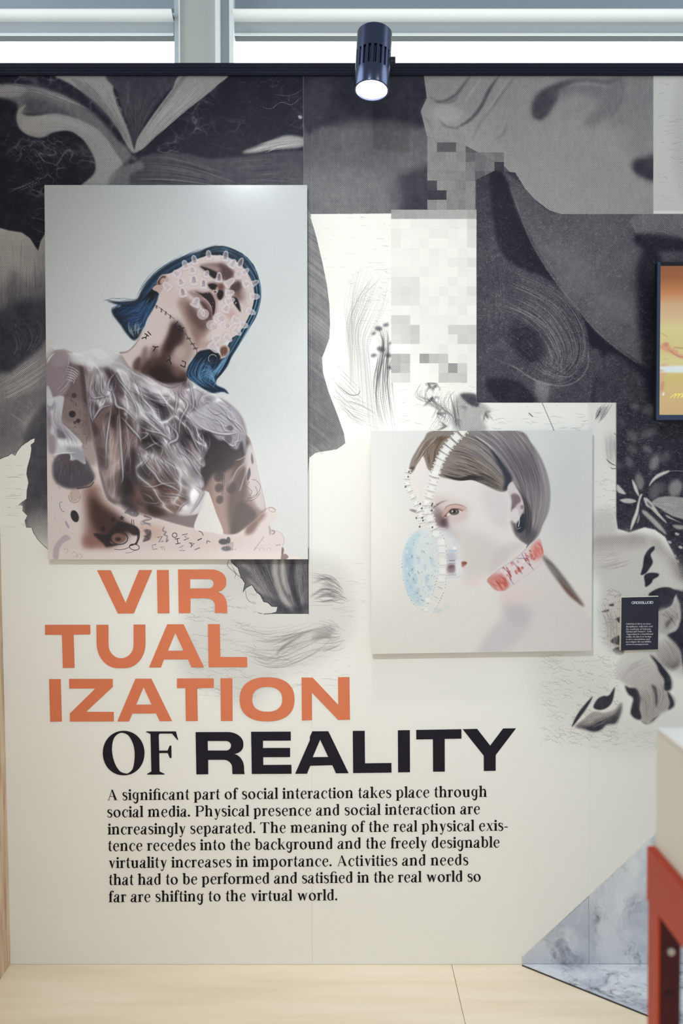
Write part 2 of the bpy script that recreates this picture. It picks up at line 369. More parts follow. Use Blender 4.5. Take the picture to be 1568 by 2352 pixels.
    cups = [(980,165,972,92,74,.35), (1125,178,1135,95,74,.5), (855,208,836,137,72,.45), (775,250,748,183,78,.2), (1180,240,1218,176,76,.2), (1250,240,1283,160,70,.75), (1290,305,1338,262,70,.15), (705,318,658,282,84,.15), (830,295,826,238,80,.2), (950,325,972,276,66,.25), (1070,370,1072,290,72,.6), (845,392,842,318,86,.35), (735,402,712,345,78,.25), (932,425,930,350,72,.4), (1140,405,1212,350,80,.12), (1300,405,1350,385,78,.15), (1372,400,1430,372,62,.45), (750,502,733,428,78,.4), (618,440,568,388,84,.1), (1140,482,1214,475,70,.15), (1362,512,1440,515,80,.12), (852,590,882,518,88,.2), (1140,560,1218,536,74,.12), (1125,640,1150,585,84,.15), (1330,640,1402,668,78,.1), (1270,768,1338,782,78,.1), (1212,808,1270,862,78,.1), (1130,872,1188,920,78,.1), (1200,720,1262,742,86,.1), (1030,905,1085,868,90,.1), (1000,950,1066,1020,92,.05)]
    for q in cups: cup(*q)
    def disc(x, y, r, ox, oy):
        c.blob(x, y, r, r*.92, 0, (210,202,207), .6, .6); c.ring(x, y, r, r*.92, 0, 1.2, (226,220,224), .45, .5)
        c.blob(x+ox, y+oy, r*.62, r*.6, 0, (186,170,176), 1, .6); c.ring(x+ox, y+oy, r*.62, r*.6, 0, 1.1, (230,226,230), .45, .5)
        c.ring(x+ox*.5, y+oy*.5, r*.8, r*.76, 0, .7, (150,134,140), .5)
    for q in [(1240,320,34,4,-6), (925,672,52,22,-8), (1062,706,46,30,6), (1000,768,44,26,20), (1112,770,36,34,6)]: disc(*q)
    c.line((925,630, 940,660, 930,690, 915,660), 1, (240,240,242), .7)
    # ---- tattoos on the neck
    ink = (32,30,38)
    wire = (478,596, 520,606, 560,632, 600,664, 635,690, 668,716); c.line(wire, .9, ink, .85)
    wire2 = (766,842, 790,880, 820,925, 850,965, 868,1000, 873,1040); c.line(wire2, .9, ink, .9)
    for x, y in [(508,606), (552,640), (590,664), (632,696)]:
        for a in (60, 100, 140): c.line((x-16*math.cos(a/57.3), y-20*math.sin(a/57.3), x+16*math.cos(a/57.3), y+20*math.sin(a/57.3)), .8, ink, .8)
    for x, y in [(796,892), (832,940), (858,982)]:
        for a in (0, 45, 150): c.line((x-24*math.cos(a/57.3), y-20*math.sin(a/57.3), x+24*math.cos(a/57.3), y+20*math.sin(a/57.3)), .8, ink, .85)
    for p in [(700,736, 672,776, 690,792), (706,788, 722,778, 722,806, 706,820, 700,800), (730,830, 726,800, 760,796), (738,792, 744,830)]: c.line(p, 1.7, ink, .9)
    for p in [(400,846, 440,872), (428,828, 458,862), (375,890, 412,880, 425,862), (412,880, 414,898), (472,962, 500,970, 527,964), (498,972, 480,1006), (618,1046, 634,1072, 596,1096), (622,1080, 640,1124), (736,1092, 770,1106, 762,1154), (722,1130, 762,1152), (376,886, 380,896)]: c.line(p, 2.2, ink, .92, 0, 0, sm=False)
    # ---- torso and arms (coordinates of the whole print)
    c.frame(*F0)
    torso = (240,1030, 430,1000, 520,1100, 700,1180, 850,1180, 960,1250, 1080,1290, 1180,1400, 1190,1560, 1060,1720, 960,1790, 930,1950, 890,2040, 700,2000, 480,1900, 330,1840, 260,1500, 200,1200)
    c.fill(torso, (140,126,132), 3)
    # right upper arm (viewer's right)
    arm_r = (950,1480, 1080,1480, 1200,1490, 1240,1590, 1275,1750, 1312,1930, 1290,1990, 1160,2070, 1060,2072, 1015,1950, 975,1830, 930,1780)
    c.fill(arm_r, (150,126,124), 1.2)
    c.clip = c.mask(arm_r, 1.2)
    c.fill((930,1450, 1100,1470, 1200,1500, 1190,1620, 1080,1700, 1000,1720, 930,1800), (52,46,58), 6, .97)
    c.fill((1130,1640, 1200,1640, 1190,1860, 1150,1990, 1110,2080, 1090,1900), (96,72,70), 6, .85)
    c.fill((1150,1880, 1260,1960, 1180,2040, 1110,2080), (72,50,50), 5, .9)
    c.fill((1200,1560, 1250,1580, 1290,1760, 1312,1930, 1250,1900, 1200,1760), (208,198,200), 5, .9)
    c.fill((1000,1760, 1060,1760, 1070,1950, 1090,2070, 1050,2070, 1000,1900), (176,146,138), 6, .8)
    c.clip = None
    for x, y, r in [(1035,1655,26), (1035,1735,24), (1035,1800,20), (1040,1870,18), (1110,1800,26)]:
        c.blob(x, y, r, r*1.2, 20, (42,34,42), 2, .6); c.ring(x, y, r+4, r*1.3, 10, 1, (40,34,42), .6)
    c.hair((1040,1560, 1035,1700, 1040,1880), (1075,1570, 1070,1700, 1060,1880), 14, .8, [(40,36,44)], .5, 12)
    c.fill((1228,1590, 1240,1640, 1232,1660, 1224,1630), (90,88,100), .8, .8); c.fill((1215,1680, 1222,1720, 1205,1760, 1200,1730), (70,66,78), .8, .85)
    for p in [(1190,1770, 1215,1765, 1200,1790, 1230,1820, 1215,1850), (1230,1750, 1260,1760, 1280,1800, 1250,1850, 1210,1860), (1185,1880, 1240,1870, 1280,1830), (1250,1790, 1262,1830, 1235,1850), (1190,1890, 1210,1860)]: c.line(p, .9, (60,54,64), .75)
    # left arm, elbow, forearm
    arm_l = (20,1000, 60,985, 150,990, 200,1040, 240,1100, 255,1250, 275,1450, 310,1620, 340,1760, 372,1860, 410,1895, 520,1925, 640,1970, 850,2030, 1000,2060, 1130,2072, 1250,1990, 1330,1920, 1365,1925, 1378,1960, 1370,1990, 1340,2010, 1345,2050, 1400,2070, 1422,2110, 1415,2160, 1440,2190, 1420,2230, 20,2230)
    c.fill(arm_l, (214,202,200), 1.5)
    c.clip = c.mask(arm_l, 1.5)
    c.fill((20,1000, 130,990, 240,1060, 270,1300, 290,1480, 200,1560, 60,1500, 20,1300), (148,134,140), 7, .85)
    c.fill((150,1050, 240,1080, 262,1250, 300,1480, 260,1520, 200,1420, 120,1400, 110,1250), (118,102,104), 5, .85)
    c.fill((210,1080, 240,1090, 268,1330, 290,1480, 250,1450, 230,1250), (70,58,62), 4, .6)
    c.fill((100,1290, 240,1300, 290,1440, 320,1640, 260,1660, 150,1540), (150,134,132), 6, .6)
    c.fill((60,1640, 130,1580, 230,1610, 290,1700, 300,1750, 230,1800, 130,1800, 60,1740), (84,80,94), 4, .85)
    c.fill((110,1600, 200,1610, 230,1680, 130,1700), (104,92,98), 4, .7)
    c.fill((240,1800, 320,1790, 350,1870, 450,1960, 520,2040, 460,2120, 330,2150, 240,2150, 250,2000), (132,92,84), 13, .8)
    c.fill((280,1850, 350,1910, 460,1990, 500,2060, 430,2120, 330,2080, 280,1980), (66,42,44), 11, .85)
    c.fill((230,2090, 340,2100, 420,2170, 300,2160, 230,2150), (160,106,98), 9, .6)
    c.fill((560,2020, 700,2030, 700,2090, 600,2110), (196,158,146), 10, .6)
    c.fill((900,2050, 1130,2085, 1200,2060, 1170,2150, 1000,2160, 850,2130), (212,196,194), 8, .8)
    c.fill((20,1850, 140,1830, 200,2000, 210,2230, 20,2230), (216,206,204), 9, .8)
    c.fill((20,2170, 1440,2180, 1440,2240, 20,2240), (222,212,208), 10, .85)
    c.fill((1230,1990, 1290,1945, 1310,1960, 1270,2010, 1230,2060, 1190,2070), (128,84,78), 6, .8)
    c.fill((1200,2030, 1260,2000, 1240,2060, 1200,2075), (110,74,72), 5, .5)
    c.clip = None
    c.line((1140,2072, 1210,2010, 1290,1940, 1340,1915, 1370,1930), 1.1, (120,92,90), .7, .6)
    c.ring(1350, 1930, 20, 12, 20, 1, (140,120,120), .8); c.fill((1330,2020, 1340,2040, 1344,2075, 1332,2070), (150,146,150), 1, .7)
    c.line((1345,2050, 1365,2060, 1350,2075), 1.8, (90,62,60), .8, .5); c.line((1345,2050, 1395,2062, 1420,2100, 1412,2140), 1, (160,134,130), .7, .5)
    c.line((1240,2170, 1270,2130, 1300,2090), .9, (90,84,92), .7); c.line((1370,2140, 1400,2135), 1.2, (120,94,92), .7)
    for x in (1262, 1290, 1330): c.ring(x, 2170, 13, 16, 0, .7, (150,142,148), .7, 0, 180, 370)
    c.fill((1408,2150, 1418,2165, 1412,2195, 1404,2190), (96,66,60), .6, .9); c.fill((1405,2195, 1430,2190, 1445,2210, 1420,2225, 1402,2222), (130,96,92), 1, .9)
    # gap between body and arm
    c.fill((952,1850, 972,1825, 985,1850, 1020,1950, 1062,2070, 990,2062, 890,2042, 920,1940, 940,1890), (219,217,215), .8)
    # shoulder arm tattoos
    for x, y, r, a in [(170,1365,20,.85), (205,1405,13,.7), (180,1255,15,.5), (185,1415,10,.5)]: c.blob(x, y, r, r, 0, (44,42,52), 1.2, a)
    c.frame(*F0)
    for _ in range(42):
        x = c.r.uniform(110, 270); y = c.r.uniform(1230, 1600); k = c.r.randn(4, 2)*18; k[0] = 0
        c.line((np.cumsum(k, 0)*.7+[x, y]).ravel(), .8, (66,60,70), c.r.uniform(.25, .6), 0, .4)
    for _ in range(18):
        x = c.r.uniform(40, 110); y = c.r.uniform(1080, 1800); k = c.r.randn(4, 2)*16; k[0] = 0
        c.line((np.cumsum(k, 0)*.7+[x, y]).ravel(), 1, (110,92,112), c.r.uniform(.25, .5), .5, .4)
    # forearm tattoos
    c.frame(*F4)
    c.ring(370, 720, 72, 90, 0, 1, (100,76,80), .75, 0, 0, 180); c.line((340,680, 338,790), .8, (90,70,76), .7); c.fill((330,660, 420,650, 430,740, 370,800, 310,740), (190,166,156), 2, .7)
    c.line((400,640, 480,628, 560,610, 605,560), 1.8, (44,42,52), .85, .5); c.line((570,568, 598,508), 1.2, (30,30,38), .9)
    c.blob(375, 970, 46, 74, -20, (40,42,54), 1.2, .92)
    c.line((225,800, 195,812, 200,870, 235,918, 248,905), 1.4, (120,116,134), .8)
    c.fill((255,1040, 275,1035, 310,1105, 290,1110), (150,150,172), 1, .7); c.fill((120,1480, 115,1380, 160,1280, 260,1190, 325,1240, 240,1290, 190,1370, 175,1480), (184,170,180), 1.5, .8)
    for p in [(240,1370, 280,1360, 290,1400, 260,1420), (340,1420, 370,1400, 400,1440, 360,1460), (400,1470, 420,1420, 460,1440, 440,1480), (90,740, 110,770), (120,1000, 145,990), (60,1040, 55,1070)]: c.line(p, 1, (160,150,164), .6)
    ik = (42,40,50)
    c.fill((600,1180, 760,1190, 820,1120, 900,1040, 1040,1060, 1130,1110, 1150,1180, 1080,1200, 1000,1150, 900,1170, 830,1220, 800,1290, 900,1310, 760,1340, 720,1300), (36,32,40), 2.5, .88)
    c.ring(905, 1230, 105, 78, 8, 2.2, ik, .9); c.blob(900, 1232, 84, 58, 8, (134,100,90), 2, .9); c.blob(895, 1245, 34, 22, 0, (40,30,36), 2, .8)
    c.ring(1040, 1200, 110, 120, 0, 2.6, ik, .8, .3, -80, 90); c.ring(1090, 1340, 60, 36, 10, 1.6, ik, .85); c.line((850,1365, 920,1372, 1010,1350, 1070,1300), 1.3, ik, .8); c.line((980,1412, 1060,1400, 1100,1380), .8, ik, .6)
    c.fill((1100,1100, 1150,1150, 1130,1290, 1100,1310, 1125,1220), ik, 1, .8)
    c.poly((938,958, 948,978, 972,984, 954,998, 962,1024, 940,1010, 916,1024, 922,998, 905,984, 930,978), (60,50,58), .6, .9)
    c.blob(835, 1010, 22, 28, 0, (44,34,40), 2, .8); c.blob(715, 1120, 26, 26, 0, (34,26,34), 2, .8)
    c.line((1057,1006, 1060,1068), 1.3, ik, .9); c.line((1078,1010, 1086,1070), 1.3, ik, .9)
    c.fill((968,930, 1020,880, 1100,890, 1148,935, 1120,975, 1060,970, 1010,942), (128,126,138), 1, .85); c.blob(1068, 924, 12, 12, 0, (206,196,196), 1, .8)
    for p, w in [((1200,960, 1270,985, 1180,1030, 1180,1070, 1240,1060, 1290,1090), 3), ((1310,980, 1350,1000), 2)]: c.line(p, w, (150,140,156), .6, .5)
    c.frame(*F3)
    def glyph(strokes, x, y, ang, sc, col, a=.88, w=1.7):
        ca, sa = math.cos(ang/57.3), math.sin(ang/57.3)
        for g in strokes:
            g = np.array(g, float).reshape(-1, 2)*sc
            c.line(np.stack([x+g[:, 0]*ca-g[:, 1]*sa, y+g[:, 0]*sa+g[:, 1]*ca], 1), w, col, a, .3, sm=False)
    O = [(0,.3, .3,0, .7,0, 1,.3, 1,.7, .7,1, .3,1, 0,.7, 0,.3)]; Hh = [(0,0, 0,1), (1,0, 1,1), (0,.5, 1,.5)]; Wg = [(0,0, .25,1, .5,.3, .75,1, 1,0)]
    Mg = [(0,1, .1,0, .5,.7, .9,0, 1,1)]; Ag = [(0,1, .5,0, 1,1), (.2,.65, .8,.65)]; Ig = [(0,0, 0,1)]; N = [(0,1, 0,0, 1,1, 1,0)]
    glyph(O, 412, 1266, 78, 40, ik); glyph(Hh, 440, 1318, 80, 44, ik); glyph(Wg, 478, 1382, 78, 48, (110,104,114), .7)
    glyph(Mg, 512, 1272, 72, 50, ik); glyph(Ag, 566, 1345, 72, 42, ik); glyph(Ig, 642, 1318, 66, 44, ik, w=2.4)
    glyph(N, 285, 1300, 76, 44, ik, .8); glyph([(0,1, 0,0, 1,0), (0,.5, .7,.5)], 300, 1392, 78, 38, (150,140,146), .6); glyph([(0,0, 0,1, 1,1, 1,0)], 232, 1372, 78, 40, (110,100,110), .7)
    for p in [(300,1216, 290,1250, 320,1262, 300,1285, 330,1300, 320,1350, 342,1330), (140,1240, 180,1250, 160,1290, 120,1300, 170,1320, 110,1350), (120,1120, 190,1140, 110,1170, 180,1190)]: c.line(p, 2, (90,84,98), .75, .5)
    c.fill((120,1240, 185,1260, 170,1330, 110,1340, 140,1290), (60,54,64), 2, .6)
    for p in [(640,1262, 655,1295), (686,1366, 690,1340, 716,1350), (575,1422, 625,1402), (612,1252, 640,1262)]: c.line(p, 1.8, (60,56,66), .75)
    c.blob(835, 1348, 42, 26, 0, (40,42,60), 1.5, .9); c.blob(880, 1335, 18, 30, 0, (50,52,70), 1, .9); c.blob(860, 1410, 44, 22, 0, (84,86,108), 2, .8)
    for k in range(5): c.line((870+k*13,1350, 862+k*13,1430), 1, (60,62,84), .8)
    c.line((900,1415, 955,1420), 1, (120,120,140), .6)
    # ---- translucent plastic shirt
    c.frame(*F2)
    film = (182,178,190); fl = (226,228,232); fd = (52,46,58); fm = (118,110,124)
    shirt = (30,120, 100,78, 180,70, 230,120, 330,110, 480,80, 600,100, 680,120, 730,200, 780,262, 860,290, 960,330, 1060,390, 1160,420, 1240,395, 1290,330, 1330,380, 1400,440, 1500,470, 1600,540, 1700,640, 1740,760, 1700,860, 1560,840, 1480,830, 1500,940, 1450,1060, 1460,1130, 1400,1180, 1450,1260, 1440,1340, 1380,1320, 1450,1400, 1400,1568, 900,1600, 640,1490, 590,1440, 560,1330, 500,1120, 460,900, 420,740, 400,560, 380,400, 340,260, 250,210, 150,330, 60,350, 30,250)
    c.clip = c.mask(shirt, 1.5)
    c.fill((380,180, 560,200, 640,440, 660,620, 900,800, 880,1000, 760,1250, 700,1480, 590,1440, 500,1120, 420,740, 400,480), (112,98,104), 8, .85)
    c.fill((440,640, 700,620, 860,850, 800,1100, 740,1300, 660,1470, 590,1420, 500,1100), (104,84,84), 6, .8)
    c.fill((600,830, 690,800, 700,1200, 640,1420, 590,1300), (140,116,110), 6, .7)
    c.fill((780,560, 1000,520, 1200,560, 1180,760, 1060,800, 900,700), (62,56,68), 7, .9)
    c.fill((740,1080, 820,980, 1000,1200, 900,1340, 1100,1560, 760,1530, 690,1460, 720,1250), (52,44,52), 9, .92)
    c.fill((900,1000, 1100,1000, 1180,1150, 1180,1280, 1000,1260, 900,1120), (98,74,72), 8, .8)
    c.fill((860,1300, 1150,1290, 1310,1440, 1200,1568, 900,1568, 800,1440), (98,68,62), 9, .85)
    c.fill((900,860, 1040,860, 1080,980, 980,1040, 890,1010), (40,36,46), 5, .85)
    c.fill((1180,560, 1330,700, 1480,860, 1490,1000, 1390,980, 1240,820, 1180,700), (58,52,64), 7, .85)
    c.fill((1480,830, 1568,850, 1568,1200, 1450,1280, 1440,1050), (50,46,58), 5, .9)
    c.fill((780,270, 960,330, 1150,430, 1210,480, 1190,560, 1040,540, 900,480, 820,380), (172,164,172), 7, .8)
    c.fill((200,90, 560,90, 700,170, 780,270, 760,330, 620,260, 420,240, 260,190), (206,206,212), 8, .85)
    c.fill((1300,340, 1400,430, 1600,560, 1720,720, 1600,830, 1400,780, 1320,640), (160,156,170), 10, .85)
    c.fill((1160,740, 1210,850, 1200,980, 1250,1100, 1330,1260, 1440,1400, 1380,1568, 1260,1500, 1290,1400, 1200,1200, 1160,1080, 1100,900), (206,204,210), 8, .85)
    c.fill((1230,1000, 1330,1100, 1440,1270, 1430,1330, 1300,1250), (210,208,214), 5, .8)
    c.fill((1310,1290, 1440,1380, 1400,1568, 1200,1568, 1300,1450), (214,210,214), 5, .85)
    # broad folds then fine creases
    c.hair((420,260, 400,420, 410,620, 450,760), (640,300, 640,420, 560,560, 460,720), 60, 3.2, [fd, fm, film, fl], .42, 14, .6, .7)
    c.hair((560,560, 600,700, 570,900, 560,1150, 600,1400), (860,820, 800,960, 760,1100, 720,1250, 680,1450), 70, 2.2, [(70,54,56), (160,140,138), (196,180,178)], .4, 10, .6, .8)
    c.hair((660,300, 900,460, 1100,520, 1210,470), (620,440, 780,560, 900,720, 1060,820), 80, 2.6, [fd, fm, film, fl], .5, 20, .6, .6)
    c.hair((700,480, 840,640, 960,760, 1100,860), (1180,600, 1180,740, 1160,860, 1200,960), 90, 2.4, [fd, (80,74,88), film, fl], .5, 22, .6, .6)
    c.hair((880,820, 1000,880, 1100,1000, 1190,1200), (1260,560, 1240,800, 1300,1000, 1440,1160), 110, 2.2, [fd, fm, film, fl], .5, 20, .6, .5)
    c.hair((860,1000, 920,1160, 1040,1280, 1300,1440), (1100,960, 1180,1120, 1260,1260, 1400,1360), 80, 2, [(80,60,62), fm, film, fl], .45, 22, .6, .6)
    c.hair((860,1300, 1000,1330, 1150,1380, 1300,1440), (900,1480, 1050,1500, 1200,1480, 1300,1450), 36, 1.8, [(150,130,130), (70,50,50)], .45, 18, .6, .8)
    c.hair((1300,340, 1340,500, 1500,640, 1700,700), (1240,480, 1330,700, 1500,820, 1680,860), 90, 3, [fm, film, fl, (130,124,138)], .45, 26, .6, 1)
    def crease(pl, cell, seed, rot, st, up, dn, warp=10, sharp=6, soft=4):
        m = c.mask(pl, soft); ys, xs = np.where(m > .01); b = (ys.min(), ys.max()+1, xs.min(), xs.max()+1)
        m = m[b[0]:b[1], b[2]:b[3]]*(c.clip[b[0]:b[1], b[2]:b[3]] if c.clip is not None else 1)
        r1 = c.ridges(b, cell*1.5, seed, rot, st, warp, 1.)
        r2 = c.ridges(b, cell*.8, seed+7, rot+14, st, warp, 1.)
        l = np.clip(.42*r1**3+.75*r1**14+.35*r2**9*(.4+r1), 0, 1.1)[..., None]*m[..., None]
        dk = (np.clip(1.15-1.9*r1, 0, 1)*m)[..., None]
        t = c.a[b[0]:b[1], b[2]:b[3]]
        t = t*(1-dk*dn*np.array([.92, .98, .86])); c.a[b[0]:b[1], b[2]:b[3]] = t+(np.array([232, 233, 238])-t)*np.clip(l*up*1.25, 0, 1)
    for (pl, cell, sd, rot) in [((380,180, 900,260, 1300,380, 1500,820, 1450,1300, 1200,1560, 800,1560, 600,1440, 430,740), 40, 5, 60)]:
        m = c.mask(pl, 12)*c.clip; ys, xs = np.where(m > .01); b = (ys.min(), ys.max()+1, xs.min(), xs.max()+1)
        v_ = c.ridges(b, 26, sd, rot, 2.6, 10, 2)-.33; c.a[b[0]:b[1], b[2]:b[3]] *= 1+(np.clip(v_, -.33, .22)*m[b[0]:b[1], b[2]:b[3]])[..., None]*np.array([.85, .88, .9])
    crease((400,200, 700,280, 880,380, 1000,600, 1000,840, 860,840, 700,640, 560,560, 430,740), 18, 11, 68, 3.6, .6, .55, 6)
    crease((700,440, 1200,500, 1320,700, 1480,860, 1460,1140, 1440,1330, 1300,1200, 1150,1000, 860,820), 18, 21, 52, 3.4, .62, .65, 6)
    crease((560,700, 860,760, 800,1080, 700,1440, 590,1400, 500,1100), 13, 31, 86, 7, .3, .3, 4)
    crease((860,960, 1200,960, 1320,1440, 1150,1568, 860,1540, 840,1300), 21, 41, 35, 3.2, .5, .4, 9, 8)
    crease((1290,380, 1700,600, 1740,840, 1400,800), 17, 51, 25, 2.6, .7, .4)
    crease((240,100, 700,110, 800,280, 1000,380, 1150,470, 900,470, 600,260, 300,200), 15, 61, 25, 2.4, .5, .25)
    folds = [((490,260, 520,360, 530,480, 600,520),4), ((640,300, 690,380, 760,470, 830,600, 850,700),4), ((600,420, 640,520, 660,600, 740,640, 850,760),6), ((610,600, 590,760, 570,900, 560,1150),4.5), ((680,620, 690,800, 700,1000, 715,1230, 700,1300),5), ((620,590, 520,620, 460,700, 440,740),4), ((450,530, 420,610, 430,700, 450,760),3), ((410,420, 440,520, 520,520, 600,500),3), ((640,310, 600,360, 580,440, 640,470),4), ((780,280, 860,420, 890,520, 900,600),3), ((780,265, 880,295, 980,340, 1080,405, 1160,425, 1240,395, 1285,380),3), ((1160,440, 1200,500, 1190,620, 1140,760),4), ((1240,400, 1230,500, 1300,590, 1230,740, 1220,960),4.5), ((860,700, 960,760, 1080,860, 1130,920),5), ((860,780, 940,820, 1060,850, 1140,900, 1200,960),4), ((880,590, 960,700, 1040,770, 1080,830),3), ((1140,780, 1200,840, 1200,900, 1130,940, 1150,1000),6), ((860,980, 920,1120, 1000,1210, 1060,1290, 1180,1340, 1300,1440),5), ((890,1320, 980,1330, 1080,1300, 1200,1300),3), ((1080,1390, 1200,1400, 1300,1440),2.5), ((960,990, 940,1080, 880,1150),3), ((1000,1050, 1060,1130, 1140,1230),3), ((1060,1050, 1100,1100, 1170,1150, 1200,1250),3.5), ((1040,1090, 1070,1010, 1060,960),2.5), ((900,1000, 980,950, 1040,930),3), ((960,880, 1000,930, 1080,980),2.5), ((1200,1000, 1300,1060, 1380,1180, 1440,1260),4), ((1240,960, 1340,1030, 1410,1120, 1450,1140),3.5), ((1300,760, 1340,880, 1400,1000, 1450,1060),3.5), ((1240,700, 1300,800, 1350,900, 1390,1000),2.5), ((1420,820, 1440,900, 1430,1000, 1450,1050),2.5), ((1480,830, 1500,940, 1460,1040),2.5), ((1300,340, 1330,440, 1350,600, 1310,660),4), ((1320,700, 1400,790, 1500,820, 1600,835),4), ((1400,620, 1480,560, 1540,640, 1580,700),4), ((1440,460, 1380,560, 1400,640),3), ((1500,730, 1600,740, 1660,820, 1720,830),4), ((1560,640, 1640,700, 1700,800),3), ((700,700, 780,790, 860,880, 880,930),5), ((850,840, 940,850, 900,890, 870,900),3), ((780,900, 770,1000, 760,1100),2.5), ((730,880, 760,960, 750,1080),2), ((480,340, 470,440, 500,500),2.5), ((550,300, 540,400, 570,480),2.5), ((690,420, 740,480, 800,560),3), ((900,1460, 1000,1480, 1060,1460),1.8), ((880,1380, 960,1420, 1000,1470),1.8), ((1200,1568, 1240,1500, 1300,1460),3), ((1360,1330, 1420,1390, 1380,1480, 1320,1568),4)]
    for p, w in folds:
        c.line(p, w*1.8, (38,32,42), .5, 2.6, .7)
        q = np.array(p, float); q[1::2] -= 4
        c.line(q, w*1.1, fl, .45, 1.6, .8); c.line(q, w*.4, (236,238,242), .5, .5, .8)
    for _ in range(70):
        x, y = c.r.uniform(420, 1480), c.r.uniform(300, 1380)
        if x > 560 and x < 860 and y > 850: continue
        a0 = c.r.choice([.9, 1.1, 2.1, .5, 1.5])+c.r.randn()*.3; Ls = c.r.uniform(40, 130)
        mx, my = x+math.cos(a0)*Ls*.5+c.r.randn()*14, y+math.sin(a0)*Ls*.5+c.r.randn()*14
        p = (x, y, mx, my, x+math.cos(a0)*Ls, y+math.sin(a0)*Ls)
        c.line(p, c.r.uniform(1, 2.4), (34,28,38), .35, 1.2, .8); q = np.array(p); q[0::2] += 5
        c.line(q, c.r.uniform(.6, 1.4), fl, .45, .6, .8)
    c.clip = None
    # torn film over the arm (left)
    c.fill((30,200, 80,190, 190,250, 330,300, 250,380, 230,430, 180,510, 110,520, 60,480, 30,400), (150,134,144), 3, .75)
    c.fill((60,200, 120,110, 200,85, 230,150, 245,200, 160,240, 90,240), (160,148,154), 3, .8)
    c.hair((190,90, 230,160, 200,300, 100,500), (330,280, 270,380, 180,500, 60,520), 26, 1.4, [fl, fm, film], .5, 8)
    for k in range(6): c.line((210-k*2,235+k*24, 270,258+k*24, 330-k*12,300+k*20), 1.1, fl, .75, .3, .4)
    sleeve = (30,560, 90,520, 180,510, 175,600, 160,740, 230,810, 340,920, 345,980, 380,1120, 300,1080, 250,1090, 235,1030, 130,1030, 90,1040, 120,960, 90,860, 50,840, 70,760, 40,680)
    c.fill(sleeve, (200,204,212), 1.5, .93)
    c.clip = c.mask(sleeve, 1.5)
    c.fill((110,800, 190,830, 210,890, 130,890), (104,98,112), 4, .8); c.fill((120,890, 340,930, 330,960, 160,960), (228,230,234), 4, .8)
    c.fill((200,960, 360,1000, 370,1110, 260,1060), (150,152,166), 5, .7); c.fill((35,560, 100,560, 100,620, 40,640), (140,136,150), 4, .7)
    c.hair((60,540, 60,700, 110,820, 120,1000), (170,520, 160,740, 300,900, 340,1000), 50, 2.4, [fm, film, fl], .45, 14, .6, .6)
    c.clip = None
    c.fill((30,420, 60,450, 90,560, 60,600, 30,560), (206,210,216), 2, .8); c.fill((30,640, 70,700, 60,840, 100,880, 110,960, 90,1030, 40,980), (140,130,146), 4, .7)
    c.fill((40,60, 180,66, 230,110, 250,210, 330,230, 560,240, 640,180, 690,130, 600,95, 420,110, 300,140, 240,120, 170,75, 110,90, 60,150, 35,210), (210,212,216), 3, .5)
    for p in [(240,1030, 250,1060, 235,1090), (90,1040, 150,1025, 290,1015), (150,1070, 120,1090), (30,210, 60,160, 100,120), (230,120, 250,200), (240,1140, 280,1110)]: c.line(p, 2.4, (232,234,237), .8, .6, .5)
    c.fill((90,1240, 160,1150, 300,1100, 400,1180, 440,1280, 300,1330, 160,1320), (74,70,84), 5, .45)
    c.hair((160,1100, 150,1200, 160,1320), (380,1120, 420,1220, 420,1290), 30, 2, [(60,58,70), (150,148,162)], .4, 12, .6, .8)
    # film over the right arm
    c.frame(*F3)
    c.fill((540,240, 640,130, 780,90, 940,160, 1010,300, 1040,420, 1030,560, 1000,440, 960,520, 900,490, 860,440, 790,430, 700,350, 600,330), (176,172,184), 3, .85)
    c.clip = c.mask((520,100, 940,130, 1030,300, 1045,440, 1030,580, 960,530, 790,440, 690,350, 560,330), 1.5)
    c.hair((560,200, 700,290, 840,350, 960,360), (700,60, 860,120, 960,240, 1030,380), 70, 3, [(104,98,112), film, fl], .5, 22, .6, .8)
    for p, w in [((560,260, 640,320, 760,370, 880,385, 960,370),5), ((750,230, 820,290, 850,350, 900,360),4), ((860,150, 880,230, 930,270, 960,310, 1010,370),4), ((800,400, 860,450, 920,490, 960,450, 975,350),4), ((960,520, 940,460, 1000,440),3), ((690,140, 760,200, 820,190),3), ((950,230, 920,250, 1010,330, 1035,440),3)]:
        c.line(p, w*1.4, (60,52,64), .4, 2, .6); q = np.array(p, float); q[1::2] -= 5; c.line(q, w*.8, fl, .7, .8, .6)
    c.fill((860,320, 900,300, 925,330, 900,350), (110,96,100), 2, .8); c.fill((850,400, 910,400, 900,460, 860,460), (90,80,88), 2, .6)
    c.clip = None
    c.fill((1040,560, 1000,660, 930,760, 890,800, 860,880, 920,800, 990,700, 1040,680, 1000,860, 975,910, 1010,820, 1060,620, 1100,470), (196,190,198), 4, .6)
    for p in [(1040,570, 1000,600, 940,620), (1000,540, 960,550), (1030,640, 960,700, 910,800), (1040,700, 1000,840, 975,900), (1045,480, 1035,640)]: c.line(p, 2, fl, .65, 1, .6)
    # soft bloom where the background meets the shoulder
    c.frame(*F0)
    c.line((1060,1260, 1170,1360, 1215,1500, 1262,1640, 1300,1800), 9, (214,216,218), .5, 8)
    c.line((20,985, 130,965, 300,1000, 430,995), 8, (210,214,216), .5, 6)
    # faint grain and finish
    n = c.noise(3, 2, 9)[..., None]-.5
    c.a += n*5
    lum = (c.a@np.array([.3, .55, .15], np.float32))[..., None]; c.a = lum+(c.a-lum)*.8
    c.a = 255*(np.clip(c.a, 0, 255)/255)**1.22
    return c
